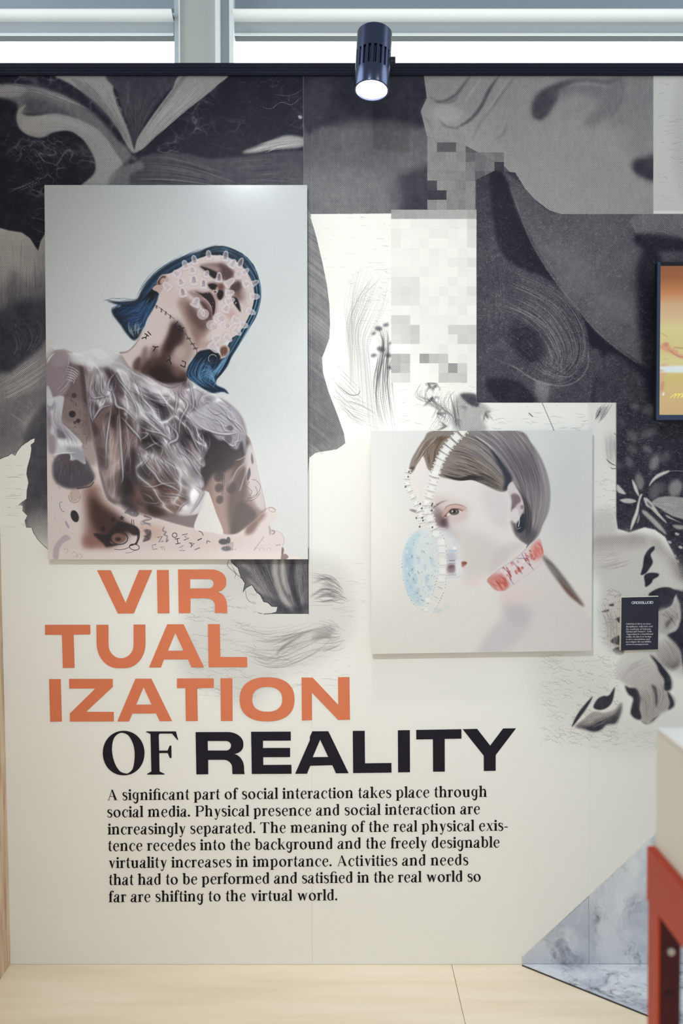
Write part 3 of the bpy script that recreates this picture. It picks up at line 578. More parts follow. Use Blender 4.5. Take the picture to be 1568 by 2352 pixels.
# ---------------------------------------------------------------- print 2: pale face with mask and collar
def paint_pale_face():
    c = Cv([(851, 990), (1360, 989), (1358, 1494), (853, 1502)], 1120, 1104, (214, 216, 215), 8)
    G0 = (840, 980, 2.154); G1 = (850, 980, 3.92); G2 = (1000, 980, 4.2378); G3 = (900, 1180, 7.84)
    yy = np.linspace(0, 1, c.h)[:, None, None]; xx = np.linspace(0, 1, c.w)[None, :, None]
    c.a[:] = np.array([216, 218, 217])+(np.array([222, 218, 213])-np.array([216, 218, 217]))*yy
    c.a[:] -= np.exp(-((xx-.88)**2/.02+(yy-.3)**2/.08))*np.array([12, 10, 7])
    # ---- shoulders, neck, face
    c.frame(*G0)
    c.fill((600,700, 880,600, 960,740, 1040,850, 1130,990, 1140,1140, 570,1140, 590,1060, 640,990, 672,920, 670,840), (214,209,208), 8, .9)
    c.fill((560,1140, 600,1030, 680,960, 700,900, 800,940, 780,1030, 640,1140), (198,194,198), 14, .7)
    c.fill((690,860, 820,900, 800,980, 720,960), (186,182,190), 14, .55)
    c.fill((660,800, 780,790, 860,830, 740,880, 670,870), (222,206,200), 10, .5)
    c.frame(*G1)
    face = (360,420, 400,300, 560,250, 900,440, 1200,560, 1290,500, 1310,640, 1275,800, 1290,960, 1420,1060, 1180,1260, 1060,1380, 960,1430, 860,1440, 820,1400, 830,1260, 700,1000, 560,920, 460,900, 430,830, 440,760, 420,700, 400,560)
    c.fill(face, (222,217,215), 3, .95)
    c.clip = c.mask(face, 3)
    c.fill((560,640, 700,640, 860,700, 900,760, 860,850, 740,900, 640,900, 580,820), (204,192,192), 14, .8)
    c.fill((700,900, 820,900, 1000,960, 1180,1060, 1240,1200, 1060,1330, 900,1400, 830,1320, 800,1080, 690,980), (204,197,196), 18, .7)
    c.fill((640,920, 740,930, 800,1040, 760,1060, 660,1010), (184,180,190), 12, .7)
    c.fill((1000,560, 1200,570, 1260,700, 1240,900, 1100,860), (206,203,205), 14, .7)
    c.fill((1190,1080, 1400,1050, 1300,1160, 1100,1330, 1080,1290), (196,188,188), 9, .5)
    c.clip = None
    c.fill((830,1410, 960,1440, 1000,1400, 900,1390), (226,200,190), 8, .5)
    # eye
    c.fill((570,760, 640,740, 690,800, 700,900, 640,930, 590,880), (150,134,138), 10, .6)
    c.fill((590,800, 640,780, 690,820, 700,880, 720,905, 670,915, 610,880, 600,840), (104,82,86), 7, .85)
    c.fill((560,720, 600,720, 640,760, 650,840, 610,880, 580,800), (150,130,134), 7, .6)
    c.fill((640,850, 690,840, 690,890, 660,900), (76,56,62), 5, .6)
    c.line((585,740, 600,715, 640,690, 700,668), 3.2, (112,98,92), .6, 1.6, .6); c.line((575,745, 590,720, 630,700), 2, (80,66,62), .7, 1, .6)
    for k in range(14): c.line((600+k*8,722-k*4, 612+k*8,690-k*3), .6, (96,82,76), .4, .3, .8)
    c.fill((650,790, 690,735, 760,712, 830,720, 880,750, 830,770, 760,752, 700,780, 670,830), (196,160,152), 4, .8)
    c.line((668,760, 700,724, 760,706, 820,712, 880,738), 1.4, (128,84,78), .85, .6, .5)
    c.fill((672,826, 700,790, 740,762, 800,756, 828,770, 806,792, 760,806, 720,806, 690,824), (216,210,208), .8)
    c.blob(762, 772, 46, 30, 0, (64,58,54), .8, .95); c.blob(762, 772, 34, 24, 0, (112,104,92), .8, .8); c.blob(762, 770, 15, 15, 0, (28,24,26), .6, .95)
    c.blob(748, 768, 6, 9, 0, (232,236,236), .4, .95); c.line((775,770, 790,765), 1.2, (200,200,196), .7)
    c.line((676,826, 700,786, 738,756, 800,748, 830,762, 845,752), 1.7, (78,54,54), .9, .4, .4); c.line((694,822, 730,806, 800,796, 828,776), .9, (156,120,116), .7, .4, .4)
    c.blob(688, 812, 10, 12, 20, (130,62,62), 1.2, .85); c.line((668,830, 680,800), 1.3, (96,60,62), .7, .5)
    c.fill((800,800, 880,780, 860,840, 760,870, 720,850), (206,188,186), 6, .6)
    # lips, far brow
    c.fill((828,1226, 860,1218, 880,1232, 862,1252, 830,1270), (146,84,72), 1.4, .95); c.line((832,1232, 876,1230), 1, (92,46,40), .7)
    c.fill((834,1258, 860,1256, 850,1280), (206,170,160), 2.5, .6)
    c.fill((355,750, 400,750, 436,770, 400,776), (120,110,108), 1.8, .75); c.fill((400,770, 450,780, 430,800), (206,186,180), 3, .5)
    # ---- hair
    hd = (62,56,58); hm = (122,116,118); hl = (176,172,174); br = (110,92,78)
    back = (880,40, 1340,40, 1450,140, 1540,280, 1600,440, 1624,600, 1610,760, 1560,880, 1520,980, 1440,1065, 1390,1050, 1330,1000, 1300,900, 1280,740, 1290,600, 1350,640, 1280,480, 1200,330, 1100,190, 980,100)
    c.fill(back, (142,138,142), 2.5)
    c.clip = c.mask(back, 2.2)
    c.hair((880,40, 1080,150, 1250,340, 1380,620, 1400,900, 1420,1060), (1340,40, 1500,240, 1590,500, 1580,760, 1500,960, 1440,1065), 420, 1.5, [hd, (104,100,106), hm, (146,142,146), hl], .5, 9)
    c.hair((800,-60, 1050,80, 1250,300, 1400,560, 1440,800, 1430,1040), (1300,-60, 1480,160, 1600,420, 1600,700, 1520,920, 1440,1060), 120, 5, [(96,92,98), (124,118,122), (176,172,178), (158,154,158)], .35, 14, .5, 1)
    c.hair((860,-40, 1080,110, 1260,320), (1300,-40, 1440,130, 1540,320), 160, 1.3, [(90,84,90), (128,122,126), (196,192,196)], .5, 7)
    c.hair((1000,60, 1200,260, 1340,520, 1390,800), (1400,120, 1520,360, 1560,640, 1480,940), 150, 1.1, [(78,72,80), (104,98,106)], .45, 12, .7, 0, 0, .8)
    c.hair((1280,480, 1370,640, 1390,800, 1400,1050), (1400,600, 1440,760, 1450,900, 1430,1060), 70, 2, [(44,40,48), hd, hm], .5, 10, .6, .6)
    c.fill((1310,880, 1400,860, 1500,960, 1440,1065, 1360,1030), (72,68,76), 7, .6)
    c.fill((1480,150, 1640,400, 1640,800, 1560,900, 1580,600, 1520,340), (168,164,170), 6, .4)
    c.clip = None
    c.fill((1370,790, 1400,800, 1400,920, 1350,960, 1310,930, 1330,880), (44,48,60), 2.5, .9)
    front = (560,40, 880,40, 980,110, 1100,200, 1190,330, 1280,470, 1250,560, 1190,590, 1100,560, 1000,510, 920,480, 820,490, 740,480, 640,455, 600,420, 555,410, 520,380, 500,320, 480,260, 440,320, 410,370, 370,430, 352,400, 375,300, 430,200, 490,110)
    c.fill(front, (136,128,122), 1.5)
    c.clip = c.mask(front, 1.5)
    c.hair((900,60, 1000,180, 1120,330, 1200,560), (640,450, 800,480, 960,470, 1200,590), 10, 1.2, [hm], .4, 6)
    c.hair((740,180, 900,200, 1080,320, 1230,500), (640,440, 780,480, 940,500, 1190,580), 330, 1.3, [(52,46,46), hd, (120,110,100), (150,138,124), (196,188,178)], .6, 9)
    c.hair((860,50, 1020,130, 1160,280, 1270,450), (740,200, 920,260, 1090,380, 1230,510), 260, 1.3, [hd, hm, hl, (150,142,136)], .55, 8)
    c.hair((560,60, 460,160, 400,280, 360,400), (720,60, 560,180, 500,260, 400,380), 130, 1.2, [(70,58,50), br, (160,144,130), hl], .6, 6)
    c.hair((720,60, 640,160, 600,280, 560,410), (560,150, 500,240, 520,330, 560,400), 110, 1.3, [(72,58,50), br, (176,162,148)], .6, 6)
    c.hair((620,80, 600,110, 560,170), (720,80, 680,110, 640,150), 60, 1.6, [(88,66,50), br], .6, 8)
    c.hair((640,430, 800,470, 960,440, 1200,540), (660,455, 820,492, 980,490, 1190,590), 70, 1.4, [(44,38,40), hd], .6, 5)
    c.hair((930,430, 1000,420, 1100,460, 1200,540), (960,490, 1060,520, 1140,560, 1210,580), 50, 1.5, [(48,42,44), (168,160,152)], .6, 5)
    c.clip = None
    c.fill((1090,200, 1160,270, 1240,380, 1285,470, 1250,560, 1200,575, 1215,500, 1190,400, 1140,310), (46,48,62), 3.5, .85)
    c.fill((360,420, 370,370, 412,366, 400,400), (66,54,54), 2, .8)
    # forehead showing through on the left
    c.fill((378,440, 430,350, 480,290, 520,390, 560,430, 545,560, 450,700, 400,560), (224,218,217), 4, .9)
    # ---- ear
    c.fill((1240,560, 1275,500, 1300,520, 1360,620, 1385,700, 1380,760, 1330,860, 1300,870, 1270,820, 1275,700), (206,198,200), 1.6)
    c.fill((1280,610, 1340,615, 1370,660, 1340,700, 1300,750, 1275,760, 1285,680), (122,106,112), 3, .9)
    c.fill((1335,700, 1380,700, 1385,760, 1350,800, 1290,780, 1300,750), (196,184,188), 2.5, .9); c.fill((1360,715, 1385,712, 1380,745, 1362,740), (128,98,100), 1.6, .7)
    c.fill((1270,760, 1330,740, 1345,800, 1330,860, 1290,865, 1268,820), (214,208,211), 2.2, .95)
    c.line((1275,620, 1290,700, 1276,770), 1.6, (96,78,84), .6, .8); c.line((1300,560, 1350,620, 1372,690), 2.4, (216,210,212), .6, 1.2)
    c.line((1345,810, 1348,860, 1340,905), 1.7, (232,230,230), .9, .3); c.line((1318,870, 1320,905, 1330,925, 1360,912), 1.4, (190,186,190), .85, .3); c.line((1308,870, 1312,900), 1.4, (150,146,152), .8)
    c.fill((1270,850, 1310,880, 1330,930, 1330,1000, 1300,960, 1280,900), (96,88,92), 3, .7)
    # ---- chain straps of square pieces
    def strap(P, w, n, k=1., dots=1):
        q = spline(np.array(P, float).reshape(-1, 2), False, 8); t = np.linspace(0, len(q)-1, n)
        q = np.stack([np.interp(t, np.arange(len(q)), q[:, i]) for i in (0, 1)], 1); d = np.gradient(q, axis=0); d /= np.hypot(d[:, 0], d[:, 1])[:, None]
        wd = np.linspace(w[0], w[1], n)
        c.line(q.ravel(), (wd/3.92).tolist(), (206,204,200), .55*k, .8)
        for i in range(n):
            u, v = d[i], np.array([-d[i][1], d[i][0]]); hw = wd[i]*.36; hl_ = min(wd[i]*.36, 34)
            o = lambda a, b: q[i]+u*a+v*b
            c.fill(np.array([o(-hl_, -hw), o(hl_, -hw), o(hl_, hw), o(-hl_, hw)]).ravel(), (232,233,232), .6, .9*k, '', False)
            c.line(np.array([o(hl_+4, -hw*1.1), o(hl_+7, 0), o(hl_+4, hw*1.1)]).ravel(), 1.3, (70,66,66), .75*k*dots, .4)
            for sd in (-1, 1):
                for a in (-hl_*.6, hl_*.7):
                    p = o(a, sd*wd[i]*.5); c.blob(p[0], p[1], 9, 7, 30, (236,236,234), .4, .85*k); p = o(a+9, sd*wd[i]*.53); c.blob(p[0], p[1], 4, 5, 0, (58,54,54), .4, .75*k*dots)
    strap((840,40, 740,140, 670,240, 620,340, 590,430), (86, 78), 8)
    strap((590,430, 570,520, 545,600, 515,690), (70, 62), 5, .9, .45)
    strap((515,690, 520,790, 560,880, 600,980), (62, 72), 5, .9, .5)
    strap((350,400, 335,490, 360,580, 410,680, 450,770, 470,850), (42, 46), 9, .85, .6)
    for _ in range(60):
        x, y = c.r.uniform(420, 600), c.r.uniform(680, 930); c.blob(x, y, c.r.uniform(3, 9), c.r.uniform(3, 9), 0, (232,232,230), .5, .8); c.blob(x+6, y+5, 3, 3, 0, (110,104,104), .4, .5)
    for x, y in [(475,826), (480,850), (450,905), (420,826), (565,700), (560,760), (560,716), (565,910), (352,410), (322,545), (345,455), (455,700), (470,740)]: c.blob(x, y, 6, 9, 20, (38,34,36), .5, .9)
    # ---- mask: pale blue oval of small plates
    c.frame(*G3)
    c.fill((980,330, 1120,420, 1230,640, 1250,900, 1250,1160, 1000,1240, 820,1240, 800,500, 860,300), (214,215,219), 7, .75)
    oval = (560,290, 700,330, 800,480, 840,700, 840,1000, 800,1280, 720,1500, 620,1640, 480,1660, 360,1560, 260,1400, 210,1200, 195,900, 220,640, 300,460, 420,340)
    c.fill(oval, (208,216,218), 4, .9)
    m = c.mask(oval, 3); c.clip = m
    c.fill((560,290, 360,380, 230,620, 190,900, 230,1250, 330,1500, 460,1640, 520,1600, 430,1400, 380,1200, 390,800, 440,520), (176,202,214), 9, .75)
    c.fill((240,700, 340,640, 380,900, 330,1060, 250,980), (160,192,210), 8, .5)
    c.fill((260,1300, 420,1240, 480,1440, 560,1640, 420,1620), (184,204,214), 8, .5)
    for _ in range(46):
        x, y = c.r.uniform(260, 800), c.r.uniform(420, 1600); w, h = c.r.uniform(22, 46), c.r.uniform(30, 60)
        c.poly((x-w/2,y-h/2, x+w/2,y-h/2+6, x+w/2,y+h/2, x-w/2,y+h/2-4), [(150,182,200), (176,200,208), (222,230,230), (196,212,212)][c.r.randint(4)], 1.2, .55)
    for x, y, w, h in [(600,950,50,70), (640,1180,60,130), (690,1340,50,80), (370,1000,60,90), (410,1200,70,120), (490,840,56,120), (730,850,50,100), (340,780,60,120), (480,1380,60,80)]:
        c.fill((x-w/2,y-h/2, x+w/2,y-h/2, x+w/2,y+h/2, x-w/2,y+h/2), (160,188,206), 2, .5, '', False)
    for x, y, a, L in [(365,780,85,60), (370,1010,110,50), (315,1100,60,90), (395,1180,60,60), (480,1060,70,80), (590,700,60,60), (780,1280,110,50), (560,1560,20,80), (470,1430,40,50), (520,1480,10,40), (700,800,60,50)]:
        u, v = math.cos(a/57.3)*L/2, math.sin(a/57.3)*L/2; c.line((x-u,y-v, x+4,y+6, x+u,y+v), 1.4, (104,108,140), .75, .4, .5)
    for _ in range(70):
        x, y = c.r.uniform(240, 820), c.r.uniform(380, 1620); c.line((x,y, x+c.r.randn()*14,y+22), c.r.uniform(.8, 2), [(120,150,176), (236,240,240), (150,150,170)][c.r.randint(3)], .5, .3)
    for k in range(7): c.line((500+k*8,350+k*60, 620,330+k*62, 720,360+k*60), .8, (236,238,238), .5, .5, .4)
    c.clip = None
    def beads(P, n, a=.8, rr=9):
        q = spline(np.array(P, float).reshape(-1, 2), False, 8); t = np.linspace(0, len(q)-1, n)
        for i in range(n):
            x, y = np.interp(t[i], np.arange(len(q)), q[:, 0]), np.interp(t[i], np.arange(len(q)), q[:, 1])
            c.blob(x-6, y-4, rr*1.9, rr*1.8, 0, (228,228,228), .5, .55); c.blob(x+3, y+3, rr*c.r.uniform(.5, 1), rr*c.r.uniform(.5, 1.1), 30, (74,66,74), .4, a*c.r.uniform(.4, 1))
    beads((500,290, 380,380, 260,540, 205,700, 185,900, 190,1080, 215,1250, 270,1420, 350,1560, 430,1660, 560,1730, 660,1660, 740,1440, 800,1260), 40, .65)
    c.fill((850,760, 980,760, 990,1000, 960,1300, 880,1520, 760,1760, 620,1800, 480,1740, 640,1640, 760,1440, 830,1200), (218,218,216), 4, .85)
    beads((740,400, 790,560, 835,760, 840,960, 820,1140, 790,1280, 740,1440, 640,1640, 550,1730), 22, .7)
    beads((860,290, 960,490, 1000,760, 1005,960, 985,1140, 960,1340, 895,1510, 820,1660, 745,1770), 30, .8, 10)
    for x, y, s in [(700,90,110), (800,370,110), (900,520,120), (910,650,110), (930,870,115), (920,1040,110), (900,1180,100), (660,1560,90), (620,1720,80)]:
        c.fill((x-s/2,y-s/2, x+s/2,y-s/2+4, x+s/2-3,y+s/2, x-s/2+4,y+s/2-4), (228,229,227), 1.2, .9, '', False); c.line((x-s/2,y+s/2+5, x+s/2,y+s/2+8), .9, (170,166,160), .6, .6)
    c.line((840,1320, 920,1360), 1, (110,104,104), .7); c.line((770,1490, 850,1540), 1, (150,144,144), .6)
    # clear valve box
    c.fill((1010,650, 1190,650, 1220,800, 1220,1180, 1000,1190, 1010,900), (208,206,212), 3, .6)
    c.fill((1020,720, 1130,720, 1160,860, 1010,850), (176,176,188), 5, .7); c.fill((1015,930, 1150,930, 1140,1060, 1020,1060), (130,106,118), 4, .8); c.fill((1050,940, 1140,945, 1100,985, 1040,985), (92,72,84), 3, .7)
    c.line((1040,855, 1150,852), 1.6, (96,88,96), .8, .5); c.line((1030,905, 1220,895), 1, (120,112,118), .8, .4); c.line((1020,1110, 1170,1105), 1.1, (140,134,142), .8, .4); c.line((1040,670, 1180,680), 2.4, (156,190,210), .7, 1)
    c.fill((1160,850, 1230,880, 1230,1100, 1170,1090), (222,224,228), 2, .8); c.line((1230,890, 1262,940, 1256,1040), 1.2, (236,236,240), .8, .5); c.line((1000,1200, 1230,1190), 4, (226,228,230), .7, 1.6); c.blob(1140, 630, 36, 22, 10, (238,242,244), 1.5, .8)
    c.line((870,270, 980,274), .9, (236,236,238), .8, .3); c.line((1060,466, 1110,468), .9, (236,236,238), .8, .3)
    c.fill((780,1730, 900,1720, 920,1760, 800,1780), (176,200,212), 5, .7); c.fill((940,1670, 1060,1660, 1060,1690, 960,1690), (180,204,212), 5, .6)
    # ---- collar
    c.frame(*G2)
    collar = (510,1490, 620,1400, 760,1310, 880,1200, 960,1120, 1020,1090, 1045,1180, 1065,1270, 1040,1330, 960,1400, 860,1480, 740,1560, 680,1600, 600,1600, 540,1550)
    c.fill(collar, (216,206,208), 1.2, .95)
    c.clip = c.mask(collar, 1)
    c.fill((500,1490, 620,1430, 700,1500, 720,1570, 640,1620, 540,1570), (196,116,106), 7, .75)
    c.fill((940,1170, 1020,1100, 1070,1220, 1020,1290, 930,1290), (206,136,128), 6, .8)
    c.hair((520,1500, 600,1560, 650,1620), (640,1430, 700,1500, 740,1560), 46, 2.6, [(172,66,58), (196,104,94), (222,190,188)], .6, 6, .6, .6)
    c.hair((930,1200, 960,1260, 950,1310), (1010,1100, 1050,1180, 1050,1250), 46, 2.4, [(190,84,78), (208,120,112), (228,200,198)], .6, 6, .6, .6)
    for k in range(60):
        t = c.r.rand(); x = 640+t*300+c.r.randn()*18; y = 1480-t*240+c.r.randn()*52; L = c.r.uniform(16, 50)
        c.line((x,y, x+L*.4,y+L*.5, x+L*.65,y+L), c.r.uniform(2, 5), [(190,104,98), (206,140,132), (176,84,80), (230,214,216)][c.r.randint(4)], .7, .8, .6)
    for p in [(660,1360, 690,1400, 720,1430, 740,1500, 770,1540), (840,1230, 860,1270, 890,1320, 930,1360, 960,1400), (740,1300, 800,1370, 850,1440), (800,1290, 900,1290, 920,1340)]: c.line(p, 1.1, (86,66,104), .75, .4)
    c.clip = None
    c.line((510,1490, 620,1400, 760,1310, 880,1200, 910,1160), .9, (150,138,140), .7, .5); c.line((680,1600, 740,1560, 860,1480, 960,1400, 1040,1330, 1065,1260), .8, (196,160,170), .6, .5)
    c.line((915,1145, 890,1180), 1.8, (66,58,64), .8, .4)
    c.fill((1050,1290, 1068,1262, 1160,1350, 1240,1450, 1330,1570, 1440,1730, 1420,1740, 1270,1600, 1150,1450), (128,124,126), 3.5, .95)
    c.hair((1062,1290, 1180,1430, 1420,1720), (1075,1280, 1200,1400, 1440,1730), 40, 1.4, [(60,58,62), (150,146,148), (100,96,98)], .6, 6)
    c.fill((1180,1450, 1260,1540, 1430,1730, 1400,1720, 1280,1620), (110,72,62), 4, .7)
    c.line((1068,1265, 1180,1370, 1300,1520, 1440,1720), 3, (180,178,180), .5, 2.4)
    c.a += (c.noise(3, 2, 4)[..., None]-.5)*3
    c.a = 255*(np.clip(c.a, 0, 255)/255)**1.1
    return c
def s_x(c, x): return c.tr([x*c.f[2]-c.f[0]*c.f[2], 1100])[0][0]
# ---------------------------------------------------------------- the wall mural: grey tone of the print
def paint_mural(corners, w, h):
    c = Cv(corners, w, h, 236, 3)
    P0 = (0, 0, 1); A = (0, 0, 2); B = (784, 0, 2); C = (690, 430, 1.7858); E = (1350, 900, 5.88); R = (1220, 1240, 4.5057); LF = (0, 400, 2.613); T = (0, 1280, 1.8667); I5 = (840, 980, 2.154)
    K = 22
    nz = c.noise(60, 5, 2)[..., None]-.5; nf = c.noise(9, 3, 6)[..., None]-.5
    # ======== top left: flower on a dark ground
    c.frame(*A)
    dark = (-60,330, 1394,330, 1394,980, 240,980, 240,1200, -60,1200)
    c.poly(dark, 34, 1)
    c.clip = c.mask(dark, 1, False)
    c.hair((-20,620, 60,680, 130,740, 200,900), (200,600, 260,640, 330,700, 380,800), 26, 1.1, [58, 84, 110], .5, 12)
    c.hair((0,880, 120,840, 220,780), (60,900, 160,860, 250,800), 8, 1, [110, 130], .6, 6)
    c.cracks(0, 600, 420, 850, 60, 84, .55, (20, 90), 1.1, .3, 8)
    c.cracks(1080, 360, 1390, 640, 34, 96, .5, (14, 60), 1, -.5, 6)
    ys, xs = np.where(c.clip > .5); bb = (ys.min(), ys.max()+1, xs.min(), xs.max()+1)
    rg = c.ridges(bb, 15, 77, 20, 1.5, 9, 8)+.5*c.ridges(bb, 6, 78, -20, 1.6, 5, 7)
    mm = c.noise(60, 2, 31)[bb[0]:bb[1], bb[2]:bb[3]]; c.a[bb[0]:bb[1], bb[2]:bb[3]] += (rg*np.clip(mm*2.4-.9, 0, 1))[..., None]*46*c.clip[bb[0]:bb[1], bb[2]:bb[3], None]
    for p, w_ in [((1180,480, 1240,500, 1290,470, 1340,480, 1390,440),1.4), ((1150,400, 1200,380),1), ((1240,430, 1330,440, 1390,410),1)]: c.line(p, w_, 120, .7, .4, .6)
    c.blob(1378, 538, 10, 7, 30, 200, 1, .9)
    c.fill((-20,395, 60,388, 160,392, 230,412, 300,440, 400,500, 470,560, 540,640, 600,700, 590,760, 500,720, 430,630, 370,570, 260,530, 150,520, 90,520, 70,470, -20,440), 104, 5, .95)
    c.fill((-20,395, 80,390, 120,410, 90,440, -20,440), 150, 4, .8)
    c.hair((0,380, 120,400, 260,430, 420,500), (-20,440, 120,430, 240,450, 400,520), 22, 1.5, [60, 120, 168], .5, 5)
    c.line((180,412, 260,440, 340,472, 412,504), 2.4, 190, .7, 1, .8)
    c.fill((130,450, 230,470, 340,530, 300,540, 160,520, 110,500), 64, 6, .6)
    c.fill((76,545, 84,505, 120,480, 100,520, 160,535, 250,522, 350,545, 440,590, 490,640, 530,700, 570,770, 540,830, 480,870, 360,870, 430,800, 436,740, 410,680, 370,630, 320,600, 250,606, 190,632, 130,620, 90,590), 152, 3, .97)
    c.fill((110,550, 180,530, 300,545, 400,590, 380,630, 320,600, 230,600, 160,610, 110,590), 172, 4, .6)
    c.hair((120,560, 260,560, 400,620, 500,800), (150,600, 300,590, 420,660, 460,820), 40, 1.4, [110, 150, 184], .5, 6)
    c.fill((255,340, 500,340, 520,420, 545,500, 590,600, 622,700, 590,680, 540,590, 470,500, 400,440, 330,390), 148, 2.5, .97)
    c.hair((280,340, 420,440, 520,560, 610,700), (500,340, 530,450, 570,560, 616,700), 70, 1.3, [90, 140, 178], .5, 4)
    c.fill((330,360, 420,400, 520,520, 600,660, 560,620, 470,520, 380,430), 90, 4, .5)
    c.fill((500,340, 840,340, 770,420, 700,510, 650,600, 620,690, 590,590, 560,500, 540,420), 62, 3, .97)
    c.hair((540,350, 570,470, 600,560, 622,690), (820,350, 720,470, 660,560, 626,690), 70, 1.3, [36, 70, 104], .5, 6)
    c.line((585,345, 590,440, 575,510, 590,530), 2, 118, .5, 2, .6)
    c.fill((840,340, 1042,340, 1000,390, 930,450, 850,510, 770,580, 710,630, 664,676, 622,700, 630,640, 680,560, 730,490, 790,410), 150, 1.5, .98)
    c.hair((850,345, 760,470, 690,560, 630,690), (1035,345, 900,470, 780,570, 660,680), 110, 1.3, [92, 150, 184, 196], .5, 5)
    c.fill((800,400, 840,345, 860,345, 760,480, 690,560), 84, 4, .6)
    c.fill((1110,700, 1180,672, 1260,640, 1320,622, 1400,636, 1400,668, 1330,682, 1250,684, 1180,700), 172, 4, .9)
    c.hair((1120,696, 1240,650, 1400,632), (1180,700, 1290,685, 1400,668), 34, 1.4, [120, 200, 226], .6, 4)
    low = (590,730, 700,706, 860,704, 960,730, 1100,720, 1250,700, 1394,690, 1394,900, 480,900, 520,800)
    c.fill(low, 70, 4, .95, '', False)
    c.hair((620,720, 800,720, 1000,780, 1200,870), (500,860, 700,850, 900,860, 1100,880), 90, 1.4, [44, 90, 120], .45, 8)
    c.hair((1000,760, 1200,740, 1394,720), (1100,850, 1250,850, 1394,860), 40, 2.2, [50, 84, 100], .4, 10)
    c.fill((500,850, 520,790, 580,760, 640,740, 660,770, 600,800, 590,850), 110, 4, .7); c.blob(618, 728, 12, 10, 0, 190, 2, .8); c.fill((590,745, 640,690, 650,720, 610,750), 40, 2, .7)
    c.clip = None
    # ======== left edge beside the first print
    c.frame(*LF)
    c.poly((-20,700, 300,700, 300,2262, 262,2230, 225,2190, 200,2150, 190,2120, 158,2120, 150,2080, 160,1800, 150,1650, -20,1720), 66, 1)
    petal = (-20,318, 60,340, 130,350, 180,385, 215,440, 228,462, 245,400, 275,350, 300,350, 300,900, -20,900)
    c.fill(petal, c.grad((0,330), 176, (60,900), 74), 1.5, 1, '', False)
    c.hair((-10,340, 20,600, 30,900), (280,420, 260,700, 240,900), 90, 2.2, [60, 110, 150, 170], .4, 16)
    c.fill((-20,430, 120,470, 180,560, 60,640, -20,640), 168, 22, .7); c.fill((100,700, 300,620, 300,820, 160,900), 80, 22, .6)
    c.fill((-20,840, 320,760, 320,1090, 200,1110, 100,1200, -20,1240), 52, 14, .9); c.fill((60,560, 120,620, 100,800, 60,900, 30,760), 74, 14, .6)
    c.hair((-20,850, 100,1000, 60,1150), (250,850, 290,960, 200,1080), 50, 2, [34, 80, 110], .4, 16)
    band = (-20,1240, 60,1190, 150,1120, 230,1060, 310,1000, 310,1500, 200,1600, 60,1720, -20,1720)
    c.fill(band, 118, 8, .95)
    c.hair((-20,1260, 100,1180, 300,1040), (-20,1400, 120,1340, 300,1220), 60, 2.4, [110, 160, 190], .45, 12)
    c.fill((-20,1410, 100,1340, 280,1280, 280,1420, 180,1560, 60,1640, -20,1620), 96, 14, .85); c.hair((0,1420, 150,1500, 180,1600), (240,1300, 260,1420, 220,1520), 24, 2.4, [66, 120, 150], .4, 16)
    c.fill((140,1480, 240,1400, 250,1500, 160,1580), 150, 10, .6)
    c.fill((150,1540, 320,1400, 320,2200, 240,2240, 180,2130, 120,1960, 150,1700), 70, 8, .95)
    c.fill((150,2050, 320,1940, 320,2290, 240,2270), c.grad((200,2000), 84, (250,2230), 220), 10, .9)
    torn = [-20,1720, 20,1700, 50,1690, 70,1675, 90,1690, 105,1660, 130,1630, 160,1610, 190,1590, 210,1585, 206,1610, 185,1625, 190,1650, 182,1700, 165,1760, 160,1800, 172,1850, 162,1900, 160,1950, 138,1965, 112,1985, 138,1990, 136,2020, 165,2050, 150,2080, 158,2120, 190,2120, 200,2150, 225,2190, 262,2230, 300,2260, 320,2700, -20,2700]
    c.poly(torn, 236, .4); c.line(np.array(torn[:-4]), 1.2, 40, .8, .3, sm=False)
    c.cracks(0, 1740, 150, 2200, 30, 120, .5, (20, 120), .8)
    # ======== middle top: dark shape behind the lamp
    c.frame(*P0)
    mid = (697,165, 1240,165, 1240,500, 697,500)
    c.poly(mid, 84, .4)
    c.clip = c.mask(mid, .4, False)
    c.fill((700,160, 960,160, 976,190, 979,225, 966,255, 974,290, 940,300, 860,296, 800,300, 740,290, 700,300), 46, 6, .95)
    c.fill((700,190, 760,190, 750,270, 700,280), 62, 12, .7); c.fill((740,300, 980,300, 980,495, 740,495), 92, 12, .8)
    c.fill((900,420, 1000,380, 1100,420, 1100,500, 920,500), 50, 12, .9); c.fill((700,400, 900,400, 900,500, 700,500), 104, 14, .6)
    c.clip = None
    face = (972,165, 1500,165, 1500,491, 1289,491, 1261,483, 1227,458, 1202,430, 1179,405, 1158,382, 1140,372, 1060,330, 980,312, 966,255, 980,225)
    c.poly(face, 148, .5)
    c.clip = c.mask(face, .5, False)
    c.fill((970,160, 1500,160, 1500,260, 1200,240, 980,260), 140, 20, .7)
    c.fill((1440,170, 1500,170, 1500,300, 1440,340, 1400,280), 120, 16, .8); c.fill((1200,300, 1440,300, 1480,480, 1290,480), 158, 22, .7)
    c.frame(*B)
    for p, w_, t in [((420,470, 480,462, 530,430, 560,390, 600,340),7,78), ((400,440, 450,470, 500,470, 540,440),5,90), ((520,592, 590,550, 640,490, 680,410, 730,340),8,66), ((600,640, 640,560, 700,480, 760,400, 800,350),6,108), ((560,470, 600,420, 640,360),4,178), ((640,560, 690,480, 730,420, 770,350),4,176), ((440,540, 480,580, 540,590),5,92), ((700,640, 740,620, 760,560),5,110), ((360,520, 400,560, 420,620),5,120)]: c.line(p, w_, t, .8, 3, .5)
    c.fill((430,490, 500,480, 560,520, 520,560, 460,560, 430,530), 176, 6, .7)
    c.fill((870,515, 880,460, 910,420, 960,392, 1030,372, 1060,376, 1010,420, 975,490, 930,548, 890,548), 58, 7, .9)
